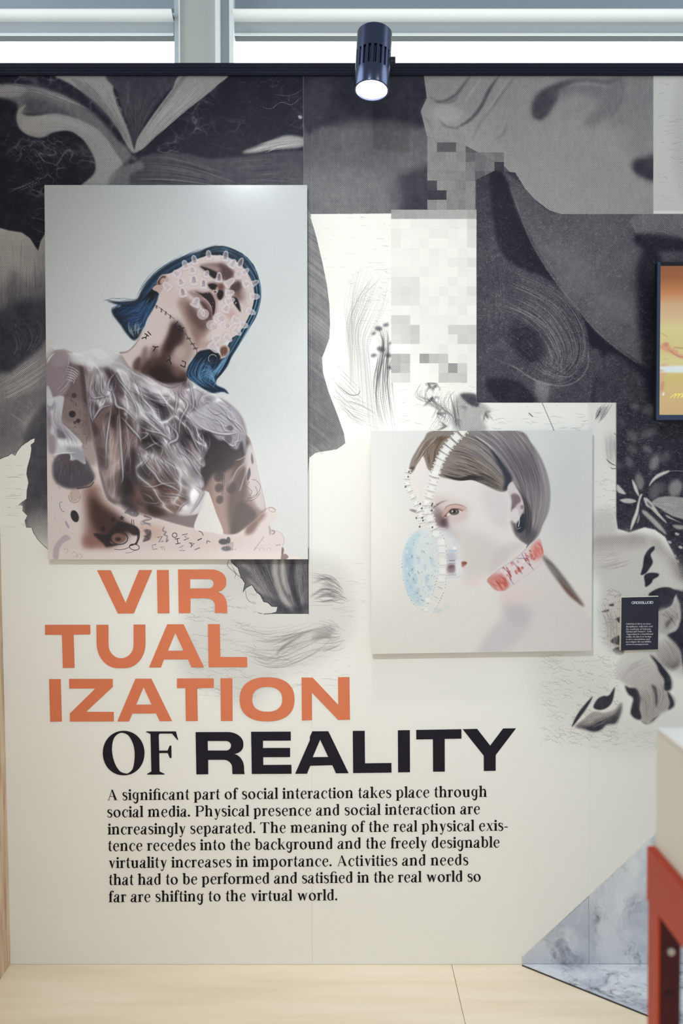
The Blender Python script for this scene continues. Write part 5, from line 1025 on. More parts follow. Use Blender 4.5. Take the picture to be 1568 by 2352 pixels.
GL = {
'a': (88, stem(58,12,72,26,0,0)+S((18,72, 24,92, 44,98, 62,90, 66,68), (11,9,8,14,24))+[('O',20,76,9,11,.1,.1,0,0)]+S((58,60, 34,48, 16,36, 10,20, 20,4, 38,4, 56,20), (7,10,20,25,17,9,7))+S((52,24, 60,4, 74,0, 86,7), (26,20,10,5))),
'b': (100, stem(24,6,145,26,0,1)+S((28,80, 46,98, 70,94, 82,62, 80,26, 60,2, 42,1, 22,10), (7,9,16,25,25,11,8,6))),
'c': (84, S((76,68, 74,86, 56,97, 36,92, 20,66, 18,34, 34,6, 54,0, 80,22), (13,13,8,14,25,26,16,9,4))+[('P',(66,64, 72,64, 80,88, 72,92))]),
'd': (98, stem(74,2,145,26,0,1)+S((68,84, 50,98, 30,90, 18,62, 18,34, 32,6, 50,1, 70,16), (7,8,16,25,25,15,8,7))),
'e': (88, S((16,55, 76,55), (7,7))+S((74,56, 70,86, 48,97, 30,88, 18,62, 18,34, 34,6, 54,0, 84,24), (22,17,8,14,24,25,16,9,4))),
'f': (58, stem(26,0,110,26,1,0)+S((26,104, 30,132, 48,144, 62,136), (26,20,9,14))+[('O',60,133,9,11,.1,.1,0,0)]+S((2,96, 58,96), (7,7))),
'g': (94, S((70,92, 94,94), (6,9))+S((58,92, 40,98, 24,86, 16,62, 22,30, 42,12, 66,22), (8,9,18,26,22,10,8))+S((68,92, 70,40, 70,0, 62,-26, 42,-38, 24,-24, 18,-16), (24,26,26,24,17,13,8))),
'h': (106, stem(24,0,145,26,1,1)+S((28,74, 46,94, 66,96, 80,76, 80,20), (8,10,18,25,26))+stem(80,0,50,26,1,0)),
'i': (46, stem(24,0,97,26,1,1)+[('O',23,126,15,15,.1,.1,0,0)]),
'k': (98, stem(24,0,145,26,1,1)+S((36,46, 62,74, 80,97), (7,7,7))+[('P',(66,97, 94,97, 94,94, 66,94))]+[('P',(40,56, 54,66, 92,8, 104,3, 104,0, 66,0, 66,3, 70,8))]),
'l': (46, stem(24,0,145,26,1,1)),
'm': (158, stem(24,0,97,26,1,1)+S((28,74, 46,94, 62,96, 76,76, 76,20), (8,10,17,24,26))+stem(76,0,50,26,1,0)+S((80,74, 98,94, 114,96, 130,76, 130,20), (8,10,17,24,26))+stem(130,0,50,26,1,0)),
'n': (106, stem(24,0,97,26,1,1)+S((28,74, 46,94, 66,96, 80,76, 80,20), (8,10,18,25,26))+stem(80,0,50,26,1,0)),
'o': (102, O(50,48,47,51,22,43,-8)),
'p': (102, stem(24,-40,97,26,1,1)+S((28,78, 46,98, 70,94, 82,62, 80,26, 60,2, 42,2, 26,16), (7,9,16,25,25,11,8,6))),
'r': (70, stem(24,0,97,26,1,1)+S((28,68, 40,88, 56,96), (8,10,14))+[('P',(50,94, 68,99, 66,74, 58,66, 55,66, 58,80))]),
's': (74, S((62,72, 58,92, 40,98, 20,92, 16,72, 34,56, 56,44, 62,24, 50,4, 30,0, 14,8, 12,28), (5,9,9,18,22,24,24,22,14,9,9,5))+[('P',(58,68, 62,68, 65,92, 60,94))]+[('P',(10,28, 14,28, 16,10, 10,6))]),
't': (58, S((26,128, 26,60, 27,22, 36,4, 54,8), (7,24,26,18,6))+[('P',(2,92, 26,112, 28,132, 39,132, 39,97, 56,97, 56,91, 2,91))]),
'u': (104, stem(24,30,97,26,0,1)+S((24,60, 26,20, 40,4, 58,4, 76,22), (26,26,16,10,8))+stem(78,2,97,26,0,1)+[('P',(78,0, 98,0, 98,4, 90,9, 78,9))]),
'v': (92, [('P',(4,97, 40,97, 56,36, 72,94, 62,97, 62,97, 92,97, 92,94, 82,92, 54,-2, 46,-2, 14,92, 4,94))]),
'w': (142, [('P',(4,97, 38,97, 54,38, 68,92, 92,92, 106,38, 120,94, 112,97, 142,97, 142,94, 130,92, 104,-2, 96,-2, 76,62, 54,-2, 46,-2, 14,92, 4,94))]),
'x': (96, [('P',(4,97, 44,97, 44,94, 40,91, 80,9, 94,3, 94,0, 52,0, 52,3, 58,8, 16,91, 4,94))]+S((10,2, 46,48, 80,96), (7,7,7))+[('P',(0,0, 30,0, 30,4, 0,4))]+[('P',(64,97, 92,97, 92,93, 64,93))]),
'y': (92, [('P',(4,97, 40,97, 58,34, 74,94, 64,97, 94,97, 94,94, 84,92, 54,-6, 46,-6, 14,92, 4,94))]+S((52,4, 44,-22, 30,-38, 12,-24), (8,10,14,10))),
'z': (84, [('P',(8,97, 78,97, 78,90, 34,6, 62,6, 74,30, 78,30, 76,0, 6,0, 6,6, 50,91, 24,91, 12,72, 8,72))]),
'.': (40, [('O',18,12,14,14,.1,.1,0,0)]), ',': (40, [('O',18,12,14,14,.1,.1,0,0)]+S((26,6, 24,-14, 10,-24), (12,9,4))),
'-': (56, [('P',(6,40, 50,40, 50,52, 6,52))]),
'F': (106, stem(26,0,100,26,1,1)+S((26,98, 32,130, 52,144, 72,138, 84,128), (26,18,8,12,22))+stem(84,0,92,26,1,0)+S((2,96, 92,96), (7,7))),
'A': (134, [('P',(54,137, 72,137, 126,6, 96,6))]+S((62,130, 20,4), (8,8))+[('P',(2,0, 38,0, 38,4, 2,4)), ('P',(84,0, 138,0, 138,4, 84,4)), ('P',(54,137, 64,137, 62,116))]+S((34,48, 92,48), (7,7))),
'P': (118, stem(30,0,137,26,1,2)+S((34,134, 78,134, 104,112, 98,78, 70,66, 40,66), (7,9,26,22,9,7))),
'T': (124, stem(60,0,137,28,1,0)+[('P',(4,137, 116,137, 122,106, 118,106, 100,130, 20,130, 2,106, -2,106))]),
'S': (96, S((82,100, 78,128, 50,138, 24,126, 20,100, 44,76, 74,60, 82,34, 66,6, 36,0, 16,14, 12,38), (5,9,9,22,24,26,26,24,14,9,9,5))),
'Z': (116, [('P',(12,137, 108,137, 108,130, 44,7, 84,7, 104,40, 108,40, 106,0, 8,0, 8,7, 72,130, 36,130, 16,104, 12,104))]),
'C': (122, S((108,96, 92,130, 62,138, 34,118, 22,68, 34,20, 62,0, 94,8, 112,36), (8,12,10,24,28,24,10,10,5))),
'R': (126, stem(30,0,137,26,1,2)+S((34,134, 74,134, 98,112, 92,80, 66,70, 40,70), (7,9,26,22,9,7))+[('P',(62,70, 86,66, 116,6, 124,3, 124,0, 92,0))]),
'O': (136, O(66,68,62,71,34,62,-6)), 'L': (110, stem(30,0,137,26,1,2)+[('P',(30,0, 100,0, 108,38, 104,38, 86,7, 30,7))]),
'U': (126, stem(30,40,137,26,0,2)+S((30,60, 32,20, 56,2, 84,6, 96,40), (26,24,12,9,8))+stem(97,34,137,9,0,2)),
'I': (60, stem(30,0,137,26,1,2)), 'D': (130, stem(30,0,137,26,1,2)+S((34,134, 70,134, 104,114, 116,68, 104,22, 70,3, 34,3), (7,9,22,28,22,9,7))),
}
# wide grotesque capitals for the placard heading (filled shapes)
GS = {
'C': (150, S((128,88, 110,118, 76,124, 36,112, 18,68, 36,24, 76,12, 110,18, 128,48), (26,)*9)),
'R': (150, [('P',(8,0, 40,0, 40,137, 8,137))]+S((30,124, 100,124, 122,96, 100,62, 30,62), (26,26,28,26,26))+S((96,62, 116,44, 120,0), (28,30,32))),
'O': (156, O(76,68,72,72,44,46)), 'S': (140, S((120,96, 100,122, 64,126, 26,112, 30,82, 70,70, 112,56, 116,24, 72,10, 34,14, 18,42), (24,)*11)),
'L': (124, [('P',(8,0, 118,0, 118,28, 40,28, 40,137, 8,137))]), 'I': (52, [('P',(8,0, 40,0, 40,137, 8,137))]),
'U': (150, S((24,137, 24,50, 50,14, 98,14, 126,50, 126,137), (32,32,30,30,32,32))),
'D': (152, [('P',(8,0, 40,0, 40,137, 8,137))]+S((30,124, 90,124, 126,100, 132,68, 126,36, 90,13, 30,13), (26,26,30,32,30,26,26))),
}
def glyph_faces(prims, ox, oy, sc, V, F):
    """append flat polygons (2D, y up) for one glyph"""
    for g in prims:
        if g[0] == 'P':
            p = np.array(g[1], float).reshape(-1, 2); b = len(V)
            V.extend((ox+x*sc, oy+y*sc) for x, y in p); F.append(list(range(b, b+len(p))))
        elif g[0] == 'S':
            q = spline(np.array(g[1], float).reshape(-1, 2), False, 5)
            w = np.interp(np.linspace(0, 1, len(q)), np.linspace(0, 1, len(g[2])), g[2])
            d = np.gradient(q, axis=0); n = np.stack([-d[:, 1], d[:, 0]], 1); n /= np.maximum(np.hypot(n[:, 0], n[:, 1]), 1e-6)[:, None]
            a, c = q+n*w[:, None]*.44, q-n*w[:, None]*.44; b = len(V)
            for i in range(len(q)): V.append((ox+a[i][0]*sc, oy+a[i][1]*sc)); V.append((ox+c[i][0]*sc, oy+c[i][1]*sc))
            for i in range(len(q)-1): k = b+2*i; F.append([k, k+1, k+3, k+2])
        else:
            _, cx, cy, rx, ry, ix, iy, t, dx = g; N = 28; b = len(V); tt = math.radians(t)
            for i in range(N):
                an = 2*math.pi*i/N; co, si = math.cos(an), math.sin(an)
                V.append((ox+(cx+rx*co)*sc, oy+(cy+ry*si)*sc))
                u, v = ix*co, iy*si
                V.append((ox+(cx+dx+u*math.cos(tt)+v*math.sin(tt))*sc, oy+(cy-u*math.sin(tt)+v*math.cos(tt))*sc))
            for i in range(N): k, l = b+2*i, b+2*((i+1) % N); F.append([k, k+1, l+1, l])
def set_line(txt, font, sc, width=None, space=46):
    """2D faces of a line of text starting at 0,0; stretched in the gaps to the given width"""
    txt = txt.replace('fi', 'F') if font is GL else txt
    adv = sum(font[c][0] if c != ' ' else space for c in txt)*sc
    f = width/adv if width else 1.
    x = 0; V, F = [], []
    for ch in txt:
        if ch == ' ': x += space*sc*f; continue
        a, pr = font[ch]; glyph_faces(pr, x+(a*sc*f-a*sc)/2, 0, sc, V, F); x += a*sc*f
    if width: V = [(vx, vy) for vx, vy in V]
    return V, F
# ---------------------------------------------------------------- helpers
def lin(c):
    c = np.array(c[:3], float)/255.
    return tuple(np.where(c <= .04045, c/12.92, ((c+.055)/1.055)**2.4))+(1.,)
def mat(name, col, rough=.5, metal=0., spec=.5, emit=0):
    m = bpy.data.materials.new(name); m.use_nodes = True; b = m.node_tree.nodes['Principled BSDF']
    b.inputs['Base Color'].default_value = lin(col); b.inputs['Roughness'].default_value = rough
    b.inputs['Metallic'].default_value = metal; b.inputs['Specular IOR Level'].default_value = spec
    if emit: b.inputs['Emission Color'].default_value = lin(col); b.inputs['Emission Strength'].default_value = emit
    return m
class N:
    """tiny node builder"""
    def __init__(s, m): s.t = m.node_tree; s.b = s.t.nodes['Principled BSDF']
    def n(s, typ, **k):
        x = s.t.nodes.new('ShaderNode'+typ)
        for a, b in k.items(): setattr(x, a, b)
        return x
    def put(s, sock, v):
        if hasattr(v, 'node'): s.t.links.new(v, sock)
        elif v is not None: sock.default_value = v
    def m(s, op, a, b=None, c=None, clamp=False):
        x = s.n('Math', operation=op, use_clamp=clamp)
        for i, v in enumerate((a, b, c)): s.put(x.inputs[i], v)
        return x.outputs[0]
    def mix(s, f, a, b, mode='MIX'):
        x = s.n('Mix', data_type='RGBA', blend_type=mode); s.put(x.inputs[0], f); s.put(x.inputs[6], a); s.put(x.inputs[7], b); return x.outputs[2]
    def noise(s, vec, scale, detail=4, rough=.5, dist=0):
        x = s.n('TexNoise'); s.put(x.inputs['Vector'], vec); x.inputs['Scale'].default_value = scale; x.inputs['Detail'].default_value = detail
        x.inputs['Roughness'].default_value = rough; x.inputs['Distortion'].default_value = dist; return x.outputs[0]
    def ramp(s, v, stops):
        x = s.n('ValToRGB'); s.put(x.inputs[0], v); e = x.color_ramp.elements
        while len(e) < len(stops): e.new(.5)
        for q, (p, c) in zip(e, stops): q.position = p; q.color = c if len(c) == 4 else lin(c)
        return x.outputs[0]
    def coords(s, scale=(1, 1, 1), rot=(0, 0, 0), kind='Object'):
        x = s.n('TexCoord'); y = s.n('Mapping'); s.put(y.inputs['Vector'], x.outputs[kind]); y.inputs['Scale'].default_value = scale; y.inputs['Rotation'].default_value = rot; return y.outputs[0]
    def bump(s, h, st, dist=.002):
        x = s.n('Bump'); x.inputs['Strength'].default_value = st; x.inputs['Distance'].default_value = dist; s.put(x.inputs['Height'], h); s.put(s.b.inputs['Normal'], x.outputs[0])
def picture(name, arr, data=False):
    """an image datablock filled with the computed pixels"""
    h, w_ = arr.shape[:2]; im = bpy.data.images.new(name, w_, h, alpha=False, float_buffer=False)
    if data: im.colorspace_settings.name = 'Non-Color'
    px = np.ones((h, w_, 4), np.float32); px[..., :3] = np.clip(arr[::-1]/255., 0, 1)
    im.pixels.foreach_set(px.ravel()); im.update(); im.pack(); return im
def me(name, V, F, m, parent=None, uv=None, smooth=False):
    d = bpy.data.meshes.new(name); d.from_pydata([tuple(v) for v in V], [], F); d.update()
    for q in (m if isinstance(m, list) else [m]): d.materials.append(q)
    if smooth: d.polygons.foreach_set('use_smooth', [True]*len(d.polygons))
    if uv:
        u = d.uv_layers.new(name='UVMap')
        for l in d.loops: u.data[l.index].uv = uv(d.vertices[l.vertex_index].co)
    o = bpy.data.objects.new(name, d); C.objects.link(o)
    if parent: o.parent = parent
    return o
def box_vf(x0, x1, y0, y1, z0, z1):
    V = [(x, y, z) for x in (x0, x1) for y in (y0, y1) for z in (z0, z1)]
    return V, [(0,1,3,2), (4,6,7,5), (0,4,5,1), (2,3,7,6), (0,2,6,4), (1,5,7,3)]
def box(name, x0, x1, y0, y1, z0, z1, m, parent=None, bev=0, uv=None, seg=2):
    o = me(name, *box_vf(min(x0,x1), max(x0,x1), min(y0,y1), max(y0,y1), min(z0,z1), max(z0,z1)), m, parent, uv)
    if bev:
        b = bmesh.new(); b.from_mesh(o.data); bmesh.ops.bevel(b, geom=b.edges[:], offset=bev, segments=seg, affect='EDGES', clamp_overlap=True); b.to_mesh(o.data); b.free()
    return o
def slab(name, front, back, m, parent=None, uv=None, bev=0):
    """a solid between two matching outlines"""
    n = len(front); V = list(front)+list(back)
    F = [list(range(n)), list(range(2*n-1, n-1, -1))]+[[(i+1) % n, i, n+i, n+(i+1) % n] for i in range(n)]
    o = me(name, V, F, m, parent, uv)
    b = bmesh.new(); b.from_mesh(o.data); bmesh.ops.recalc_face_normals(b, faces=b.faces)
    if bev: bmesh.ops.bevel(b, geom=b.edges[:], offset=bev, segments=2, affect='EDGES', clamp_overlap=True)
    b.to_mesh(o.data); b.free()
    return o
def thing(name, label, cat, loc, group=None):
    o = bpy.data.objects.new(name, None); o.empty_display_size = .05; C.objects.link(o); o.location = loc; o['label'] = label; o['category'] = cat
    if group: o['group'] = group
    return o
def place(parent, *obs):
    """keep world geometry when hung under an Empty"""
    for o in obs: o.parent = parent; o.matrix_parent_inverse = parent.matrix_world.inverted() if 0 else Matrix.Translation(-parent.location)
def struct(o): o['kind'] = 'structure'; return o

# ---------------------------------------------------------------- the partition wall with its print
TOP = at(784, 171).z; XL, XR = at(-8, 1176).x, at(1568, 1176).x+.75
corners = [to_px((XL, 0, TOP)), to_px((XR, 0, TOP)), to_px((XR, 0, 0)), to_px((XL, 0, 0))]
MW, MH = int((XR-XL)/.00147*1.3), int(TOP/.00147*1.3)
cm, screen = paint_mural(corners, MW, MH)
arr = np.dstack([cm.a[..., 0], screen*255., screen*0]).astype(np.float32)
mural_im = picture('mural_print', arr, True); del arr
muv = lambda co: ((co.x-XL)/(XR-XL), co.z/TOP)

m_mural = mat('mural_print', (230,230,226), .5, 0, .22)
g = N(m_mural); uvn = g.n('UVMap'); uvn.uv_map = 'UVMap'
it = g.n('TexImage'); it.image = mural_im; it.extension = 'EXTEND'; g.put(it.inputs[0], uvn.outputs[0])
sep = g.n('SeparateColor'); g.put(sep.inputs[0], it.outputs[0])
su = g.n('SeparateXYZ'); g.put(su.inputs[0], uvn.outputs[0])
kx = g.m('MULTIPLY', su.outputs[0], (XR-XL)/.00147*2*math.pi/3.5); ky = g.m('MULTIPLY', su.outputs[1], TOP/.00147*2*math.pi/3.5)
ca = g.m('COSINE', g.m('ADD', kx, ky)); cb = g.m('COSINE', g.m('SUBTRACT', kx, ky))
sd = sep.outputs[1]
pat = g.m('ADD', g.m('MULTIPLY', cb, g.m('SUBTRACT', 1., sd)), g.m('MULTIPLY', ca, sd))
tone = sep.outputs[0]
wn = g.m('POWER', g.m('MULTIPLY', g.m('SUBTRACT', tone, .115), 1.235, clamp=True), 1.12)
amp = g.m('MULTIPLY', g.m('MULTIPLY', wn, g.m('SUBTRACT', 1.02, wn)), 2.8)
v = g.m('MULTIPLY_ADD', pat, amp, wn, clamp=True)
srgb = g.mix(v, (.112, .113, .165, 1), (.925, .925, .905, 1))
gm = g.n('Gamma'); gm.inputs[1].default_value = 2.2; g.put(gm.inputs[0], srgb); g.put(g.b.inputs['Base Color'], gm.outputs[0])
oc = g.coords(); g.bump(g.noise(oc, 900, 2), .12, .0006)

m_core = mat('wall_core', (206,200,186), .7)
wall = struct(box('wall_back', XL, XR, .002, .09, 0, TOP, m_core))
seams = [XL, at(716.5, 2000).x, at(1351, 2100).x, XR]
for i in range(3):
    x0, x1 = seams[i]+(.00015 if i else 0), seams[i+1]-(.00015 if i < 2 else 0)
    box('wall_panel', x0, x1, 0-(.0002 if i == 1 else 0), .0035, 0, TOP, m_mural, wall, 0, muv)
# thin pale strip at the foot
box('foot_strip', XL, at(1199, 2200).x, -.004, 0, 0, .0032, mat('foot_strip', (214,208,192), .5), wall)

# ---- lettering
m_or = mat('orange_print', (214,118,80), .42, 0, .4); m_ink = mat('dark_print', (31,29,39), .5, 0, .12); m_bk = mat('black_print', (20,18,20), .5, 0, .12)
LY = -.0014
def curve_letter(name, loops, m, k, x0, y0):
    cu = bpy.data.curves.new(name, 'CURVE'); cu.dimensions = '2D'; cu.fill_mode = 'BOTH'
    for lp in loops:
        q = np.array(lp[1], float).reshape(-1, 2)
        if lp[0]: q = spline(q, True, 8)
        s = cu.splines.new('POLY'); s.points.add(len(q)-1); s.use_cyclic_u = True
        for i, (x, y) in enumerate(q):
            p = at(x0+x/k, y0+y/k, 0); s.points[i].co = (p.x, p.z, 0, 1)
    tmp = bpy.data.objects.new(name, cu); C.objects.link(tmp)
    dg = bpy.context.evaluated_depsgraph_get(); mesh = bpy.data.meshes.new_from_object(tmp.evaluated_get(dg))
    bpy.data.objects.remove(tmp); mesh.materials.clear(); mesh.materials.append(m)
    for vtx in mesh.vertices: vtx.co = (vtx.co.x, LY, vtx.co.y)
    o = bpy.data.objects.new(name, mesh); mesh.name = name; C.objects.link(o); o.parent = wall; return o
def round_rect(p, corners_r):  # polygon with some rounded corners: corners_r = {index: radius}
    q = np.array(p, float).reshape(-1, 2); out = []
    for i in range(len(q)):
        r = corners_r.get(i, 0)
        if not r: out.append(q[i]); continue
        a = q[i-1]-q[i]; b = q[(i+1) % len(q)]-q[i]; la, lb = np.hypot(*a), np.hypot(*b); ra, rb = (r if np.ndim(r) else (r, r))
        p0 = q[i]+a/la*ra; p1 = q[i]+b/lb*rb
        for t in np.linspace(0, 1, 12):
            # conic through the corner, close to a circular or elliptic fillet
            w_ = .7071; out.append(((1-t)**2*p0+2*w_*t*(1-t)*q[i]+t*t*p1)/((1-t)**2+2*w_*t*(1-t)+t*t))
    return np.array(out).ravel()
def superell(cx, cy, rx, ry, n=2.35, m=48):
    t = np.linspace(0, 2*np.pi, m, endpoint=False); c_, s_ = np.cos(t), np.sin(t)
    return np.stack([cx+rx*np.sign(c_)*np.abs(c_)**(2/n), cy+ry*np.sign(s_)*np.abs(s_)**(2/n)], 1).ravel()
L1 = (4.3556, 200, 1290); L2 = (3.136, 90, 1420); L3 = (4.2378, 90, 1545); L4 = (4.1263, 440, 1545); L5 = (4.3556, 220, 1665); L6 = (4.3556, 560, 1665); L7 = (4.9, 880, 1660)
letters = [
 ('V', L1, m_or, [(0, (100,86, 238,86, 386,412, 520,84, 652,83, 468,517, 308,518))]),
 ('I', L1, m_or, [(0, (697,84, 817,83, 825,515, 706,516))]),
 ('R', L1, m_or, [(0, np.concatenate([round_rect((909,78, 1392,78, 1392,300, 1303,300), {1: (150,112), 2: (86,100)})[:-2], [1303,300], round_rect((1303,303, 1396,330, 1403,512, 1280,512, 1276,366, 1035,366, 1035,514, 917,515), {1: (80,100), 4: (72,76)})[2:]])), (0, round_rect((1031,174, 1265,174, 1265,267, 1031,268), {1: (46,44), 2: (46,46)}))]),
 ('T', L2, m_or, [(0, (42,47, 368,47, 370,116, 249,118, 256,357, 171,358, 164,119, 43,119))]),
 ('U', L2, m_or, [(0, round_rect((412,47, 499,47, 501,288, 680,288, 680,45, 765,45, 768,358, 416,360), {2: (96,90), 3: (90,96), 6: (180,150), 7: (150,180)}))]),
 ('A', L2, m_or, [(0, (922,43, 1040,43, 1187,353, 1097,353, 1072,296, 899,296, 877,354, 791,354)), (0, (980,106, 1040,233, 927,234))]),
 ('L', L2, m_or, [(0, (1215,42, 1301,42, 1305,279, 1497,279, 1499,351, 1220,352))]),
 ('I', L3, m_or, [(0, (97,62, 211,62, 222,475, 108,477))]),
 ('Z', L3, m_or, [(0, (291,60, 716,60, 718,136, 457,381, 726,381, 728,474, 300,475, 299,397, 547,154, 293,154))]),
 ('A', L3, m_or, [(0, (937,58, 1092,58, 1294,471, 1173,471, 1137,396, 907,397, 876,473, 761,474)), (0, (1016,141, 1094,310, 944,311))]),
 ('T', L4, m_or, [(0, (-139,54, 210,54, 211,144, 53,145, 59,457, -54,458, -60,146, -139,145))]),
 ('I', L4, m_or, [(0, (273,53, 386,53, 389,456, 278,457))]),
 ('O', L4, m_or, [(0, superell(715,252, 260,209)), (0, superell(716,252, 142,118))]),
 ('N', L4, m_or, [(0, (1041,46, 1147,46, 1389,304, 1386,42, 1495,41, 1500,445, 1388,447, 1138,187, 1141,450, 1045,452))]),
 ('O', L5, m_ink, [(0, superell(279,281, 209,223, 2.05)), (1, (268,79, 330,110, 376,200, 389,310, 372,430, 330,478, 298,484, 240,460, 190,380, 163,262, 175,150, 215,95))]),
 ('F', L5, m_ink, [(0, (503,64, 802,64, 824,150, 816,150, 762,86, 645,86, 634,92, 630,104, 634,256, 718,256, 739,206, 756,206, 758,330, 740,330, 719,281, 635,281, 638,464, 688,489, 688,496, 513,496, 513,489, 556,465, 547,90, 503,70))]),
 ('R', L5, m_ink, [(0, np.concatenate([round_rect((998,71, 1476,70, 1476,290, 1389,290), {1: (160,116), 2: (86,104)})[:-2], [1389,290], round_rect((1389,292, 1480,318, 1484,460, 1488,491, 1366,491, 1360,348, 1124,348, 1125,493, 1006,494), {1: (84,104), 5: (74,84)})[2:]])), (0, round_rect((1119,160, 1352,160, 1352,255, 1121,255), {1: (50,46), 2: (50,48)}))]),
 ('E', L6, m_ink, [(0, (72,68, 469,66, 469,156, 191,157, 191,230, 462,229, 462,321, 193,322, 194,400, 475,398, 477,488, 79,490))]),
 ('A', L6, m_ink, [(0, (684,63, 844,62, 1047,482, 920,483, 884,402, 663,408, 631,487, 512,488, 659,152, 659,118)), (0, (762,147, 843,320, 687,322))]),
 ('L', L6, m_ink, [(0, (1088,59, 1208,58, 1211,383, 1475,380, 1476,476, 1092,481))]),
 ('I', L7, m_ink, [(0, (163,84, 298,82, 300,556, 166,558))]),
 ('T', L7, m_ink, [(0, (370,80, 878,72, 879,178, 690,181, 691,549, 559,550, 557,185, 370,187))]),
 ('Y', L7, m_ink, [(0, (892,72, 1055,68, 1202,256, 1346,64, 1492,62, 1263,363, 1263,540, 1130,542, 1129,370))]),
]
for ch, (k, x0, y0), m, loops in letters: curve_letter('title_letter', loops, m, k, x0, y0)
body = [(245, 1838, 1119, 1830, 'A significant part of social interaction takes place through'), (245, 1877, 1103, 1869.3, 'social media. Physical presence and social interaction are'),
        (247, 1916.5, 1167, 1907.5, 'increasingly separated. The meaning of the real physical exis-'), (247, 1954.5, 1148, 1946, 'tence recedes into the background and the freely designable'),
        (248, 1993.6, 1076, 1986.6, 'virtuality increases in importance. Activities and needs'), (249, 2032.6, 1105, 2024.4, 'that had to be performed and satisfied in the real world so'), (249, 2071.8, 776, 2067.5, 'far are shifting to the virtual world.')]
for x0, y0, x1, y1, t in body:
    V, F = set_line(t, GL, .178, x1-x0)
    W3 = []
    for (a, b) in V:
        p = at(x0+a, y0+(y1-y0)*a/(x1-x0)-b, 0); W3.append((p.x, LY, p.z))
    me('text_line', W3, F, m_bk, wall)

# ---- marble film on wall and floor
m_mb = mat('marble_print', (180,186,196), .3, 0, .5); g = N(m_mb)
co = g.coords(); warp = g.n('TexNoise'); g.put(warp.inputs['Vector'], co); warp.inputs['Scale'].default_value = 3.2; warp.inputs['Detail'].default_value = 5
va = g.n('VectorMath', operation='MULTIPLY_ADD'); g.put(va.inputs[0], warp.outputs[1]); va.inputs[1].default_value = (.5, .5, .5); g.put(va.inputs[2], co)
mp = g.n('Mapping'); g.put(mp.inputs[0], va.outputs[0]); mp.inputs['Rotation'].default_value = (0, -.45, .3); mp.inputs['Scale'].default_value = (8, 7, 3)
cloud = g.noise(mp.outputs[0], .9, 4, .5)
base = g.ramp(cloud, [(.34, (176,182,196)), (.5, (206,211,219)), (.7, (224,228,232))])
sm = g.ramp(g.noise(mp.outputs[0], 1.15, 7, .66), [(.49, (0,0,0)), (.56, (170,170,170)), (.64, (255,255,255))])
fine = g.ramp(g.noise(co, 26, 5, .6, .6), [(.36, (60,60,60)), (.62, (255,255,255))])
vv = g.m('ABSOLUTE', g.m('SUBTRACT', g.noise(mp.outputs[0], 1.5, 5, .55), .5)); vm = g.ramp(vv, [(0, (120,120,120)), (.02, (40,40,40)), (.05, (0,0,0))])
msk = g.m('ADD', g.m('MULTIPLY', sm, fine), g.m('MULTIPLY', vm, .5), None, True); g.put(g.b.inputs['Base Color'], g.mix(g.m('MULTIPLY', msk, .9), base, lin((72,72,88))))
m_edge = mat('cut_edge', (226,226,222), .5); m_dk = mat('dark_edge', (52,46,50), .5)
def wall_poly(pts, y): return [at(x, yy, 0)+Vector((0, y, 0)) for x, yy in pts]
zb = .0035
s1 = [(1199,2196), (1350.4,2059.5), (1350.4,2300), (1199,2300)]
xe = to_px((XR-.01, 0, 1.2))[0]; ye = 1762-(xe-1672)*.916
s2 = [(1351.6,2056), (1505,1915), (xe,ye), (xe,2300), (1351.6,2300)]
for s in (s1, s2):
    f = wall_poly(s, -.0032)
    for p in f: p.z = max(p.z, zb)
    slab('marble_panel', f, [Vector((p.x, -.0008, p.z)) for p in f], m_mb, wall)
e = wall_poly([(1198.6,2194.5), (1505,1913.6), (xe,ye-1.6), (xe,ye+.4), (1505,1915.4), (1199.4,2196.3)], -.0036)
slab('marble_edge', e, [Vector((p.x, -.0007, p.z)) for p in e], m_edge, wall)

# ---------------------------------------------------------------- floor
m_fl = mat('pale_plywood', (206,188,150), .34, 0, .5); g = N(m_fl)
c1 = g.coords((1.1, 9, 1)); c2 = g.coords((3, 60, 1))
n1 = g.noise(c1, 1.3, 4, .5, .4); n2 = g.noise(c2, 4, 3)
colr = g.ramp(n1, [(.3, (222,208,182)), (.5, (232,220,197)), (.7, (238,228,208))])
g.put(g.b.inputs['Base Color'], g.mix(g.m('MULTIPLY', n2, .22), colr, lin((206,184,148))))
g.put(g.b.inputs['Roughness'], g.m('MULTIPLY_ADD', n1, .22, .22)); g.bump(n2, .06, .0006)
XW = at(24.5, 2217).x
fl = struct(box('floor', XW-1.2, XR+.4, -5.2, 1.2, -.06, -.004, mat('subfloor', (120,108,86), .8)))
xs = [XW-1.2, .376, .376+1.25, XR+.4]; ys = [-5.2, -2.6, -.0001]
for i in range(3):
    for j in range(2):
        box('floor_panel', xs[i]+.0009, xs[i+1]-.0009, ys[j]+.0009, ys[j+1], -.0045, 0, m_fl, fl)
a, b = floor_at(1199.5, 2218), floor_at(1490, 2335); dr = (b-a); dr.z = 0; dr.normalize()
x_end = XR+.3; far = a+dr*((x_end-a.x)/dr.x)
pl = [(a.x, -.0042), (far.x, far.y), (far.x, -.0042)]
slab('marble_sheet', [Vector((x, y, .0026)) for x, y in pl], [Vector((x, y, .0002)) for x, y in pl], m_mb, fl)
nrm = Vector((-dr.y, dr.x, 0))*-.0035 if dr.x > 0 else Vector((0,0,0))
pe = [a, far, far+nrm, a+nrm]
slab('sheet_edge', [Vector((p.x, p.y, .0028)) for p in pe], [Vector((p.x, p.y, .0002)) for p in pe], m_dk, fl)

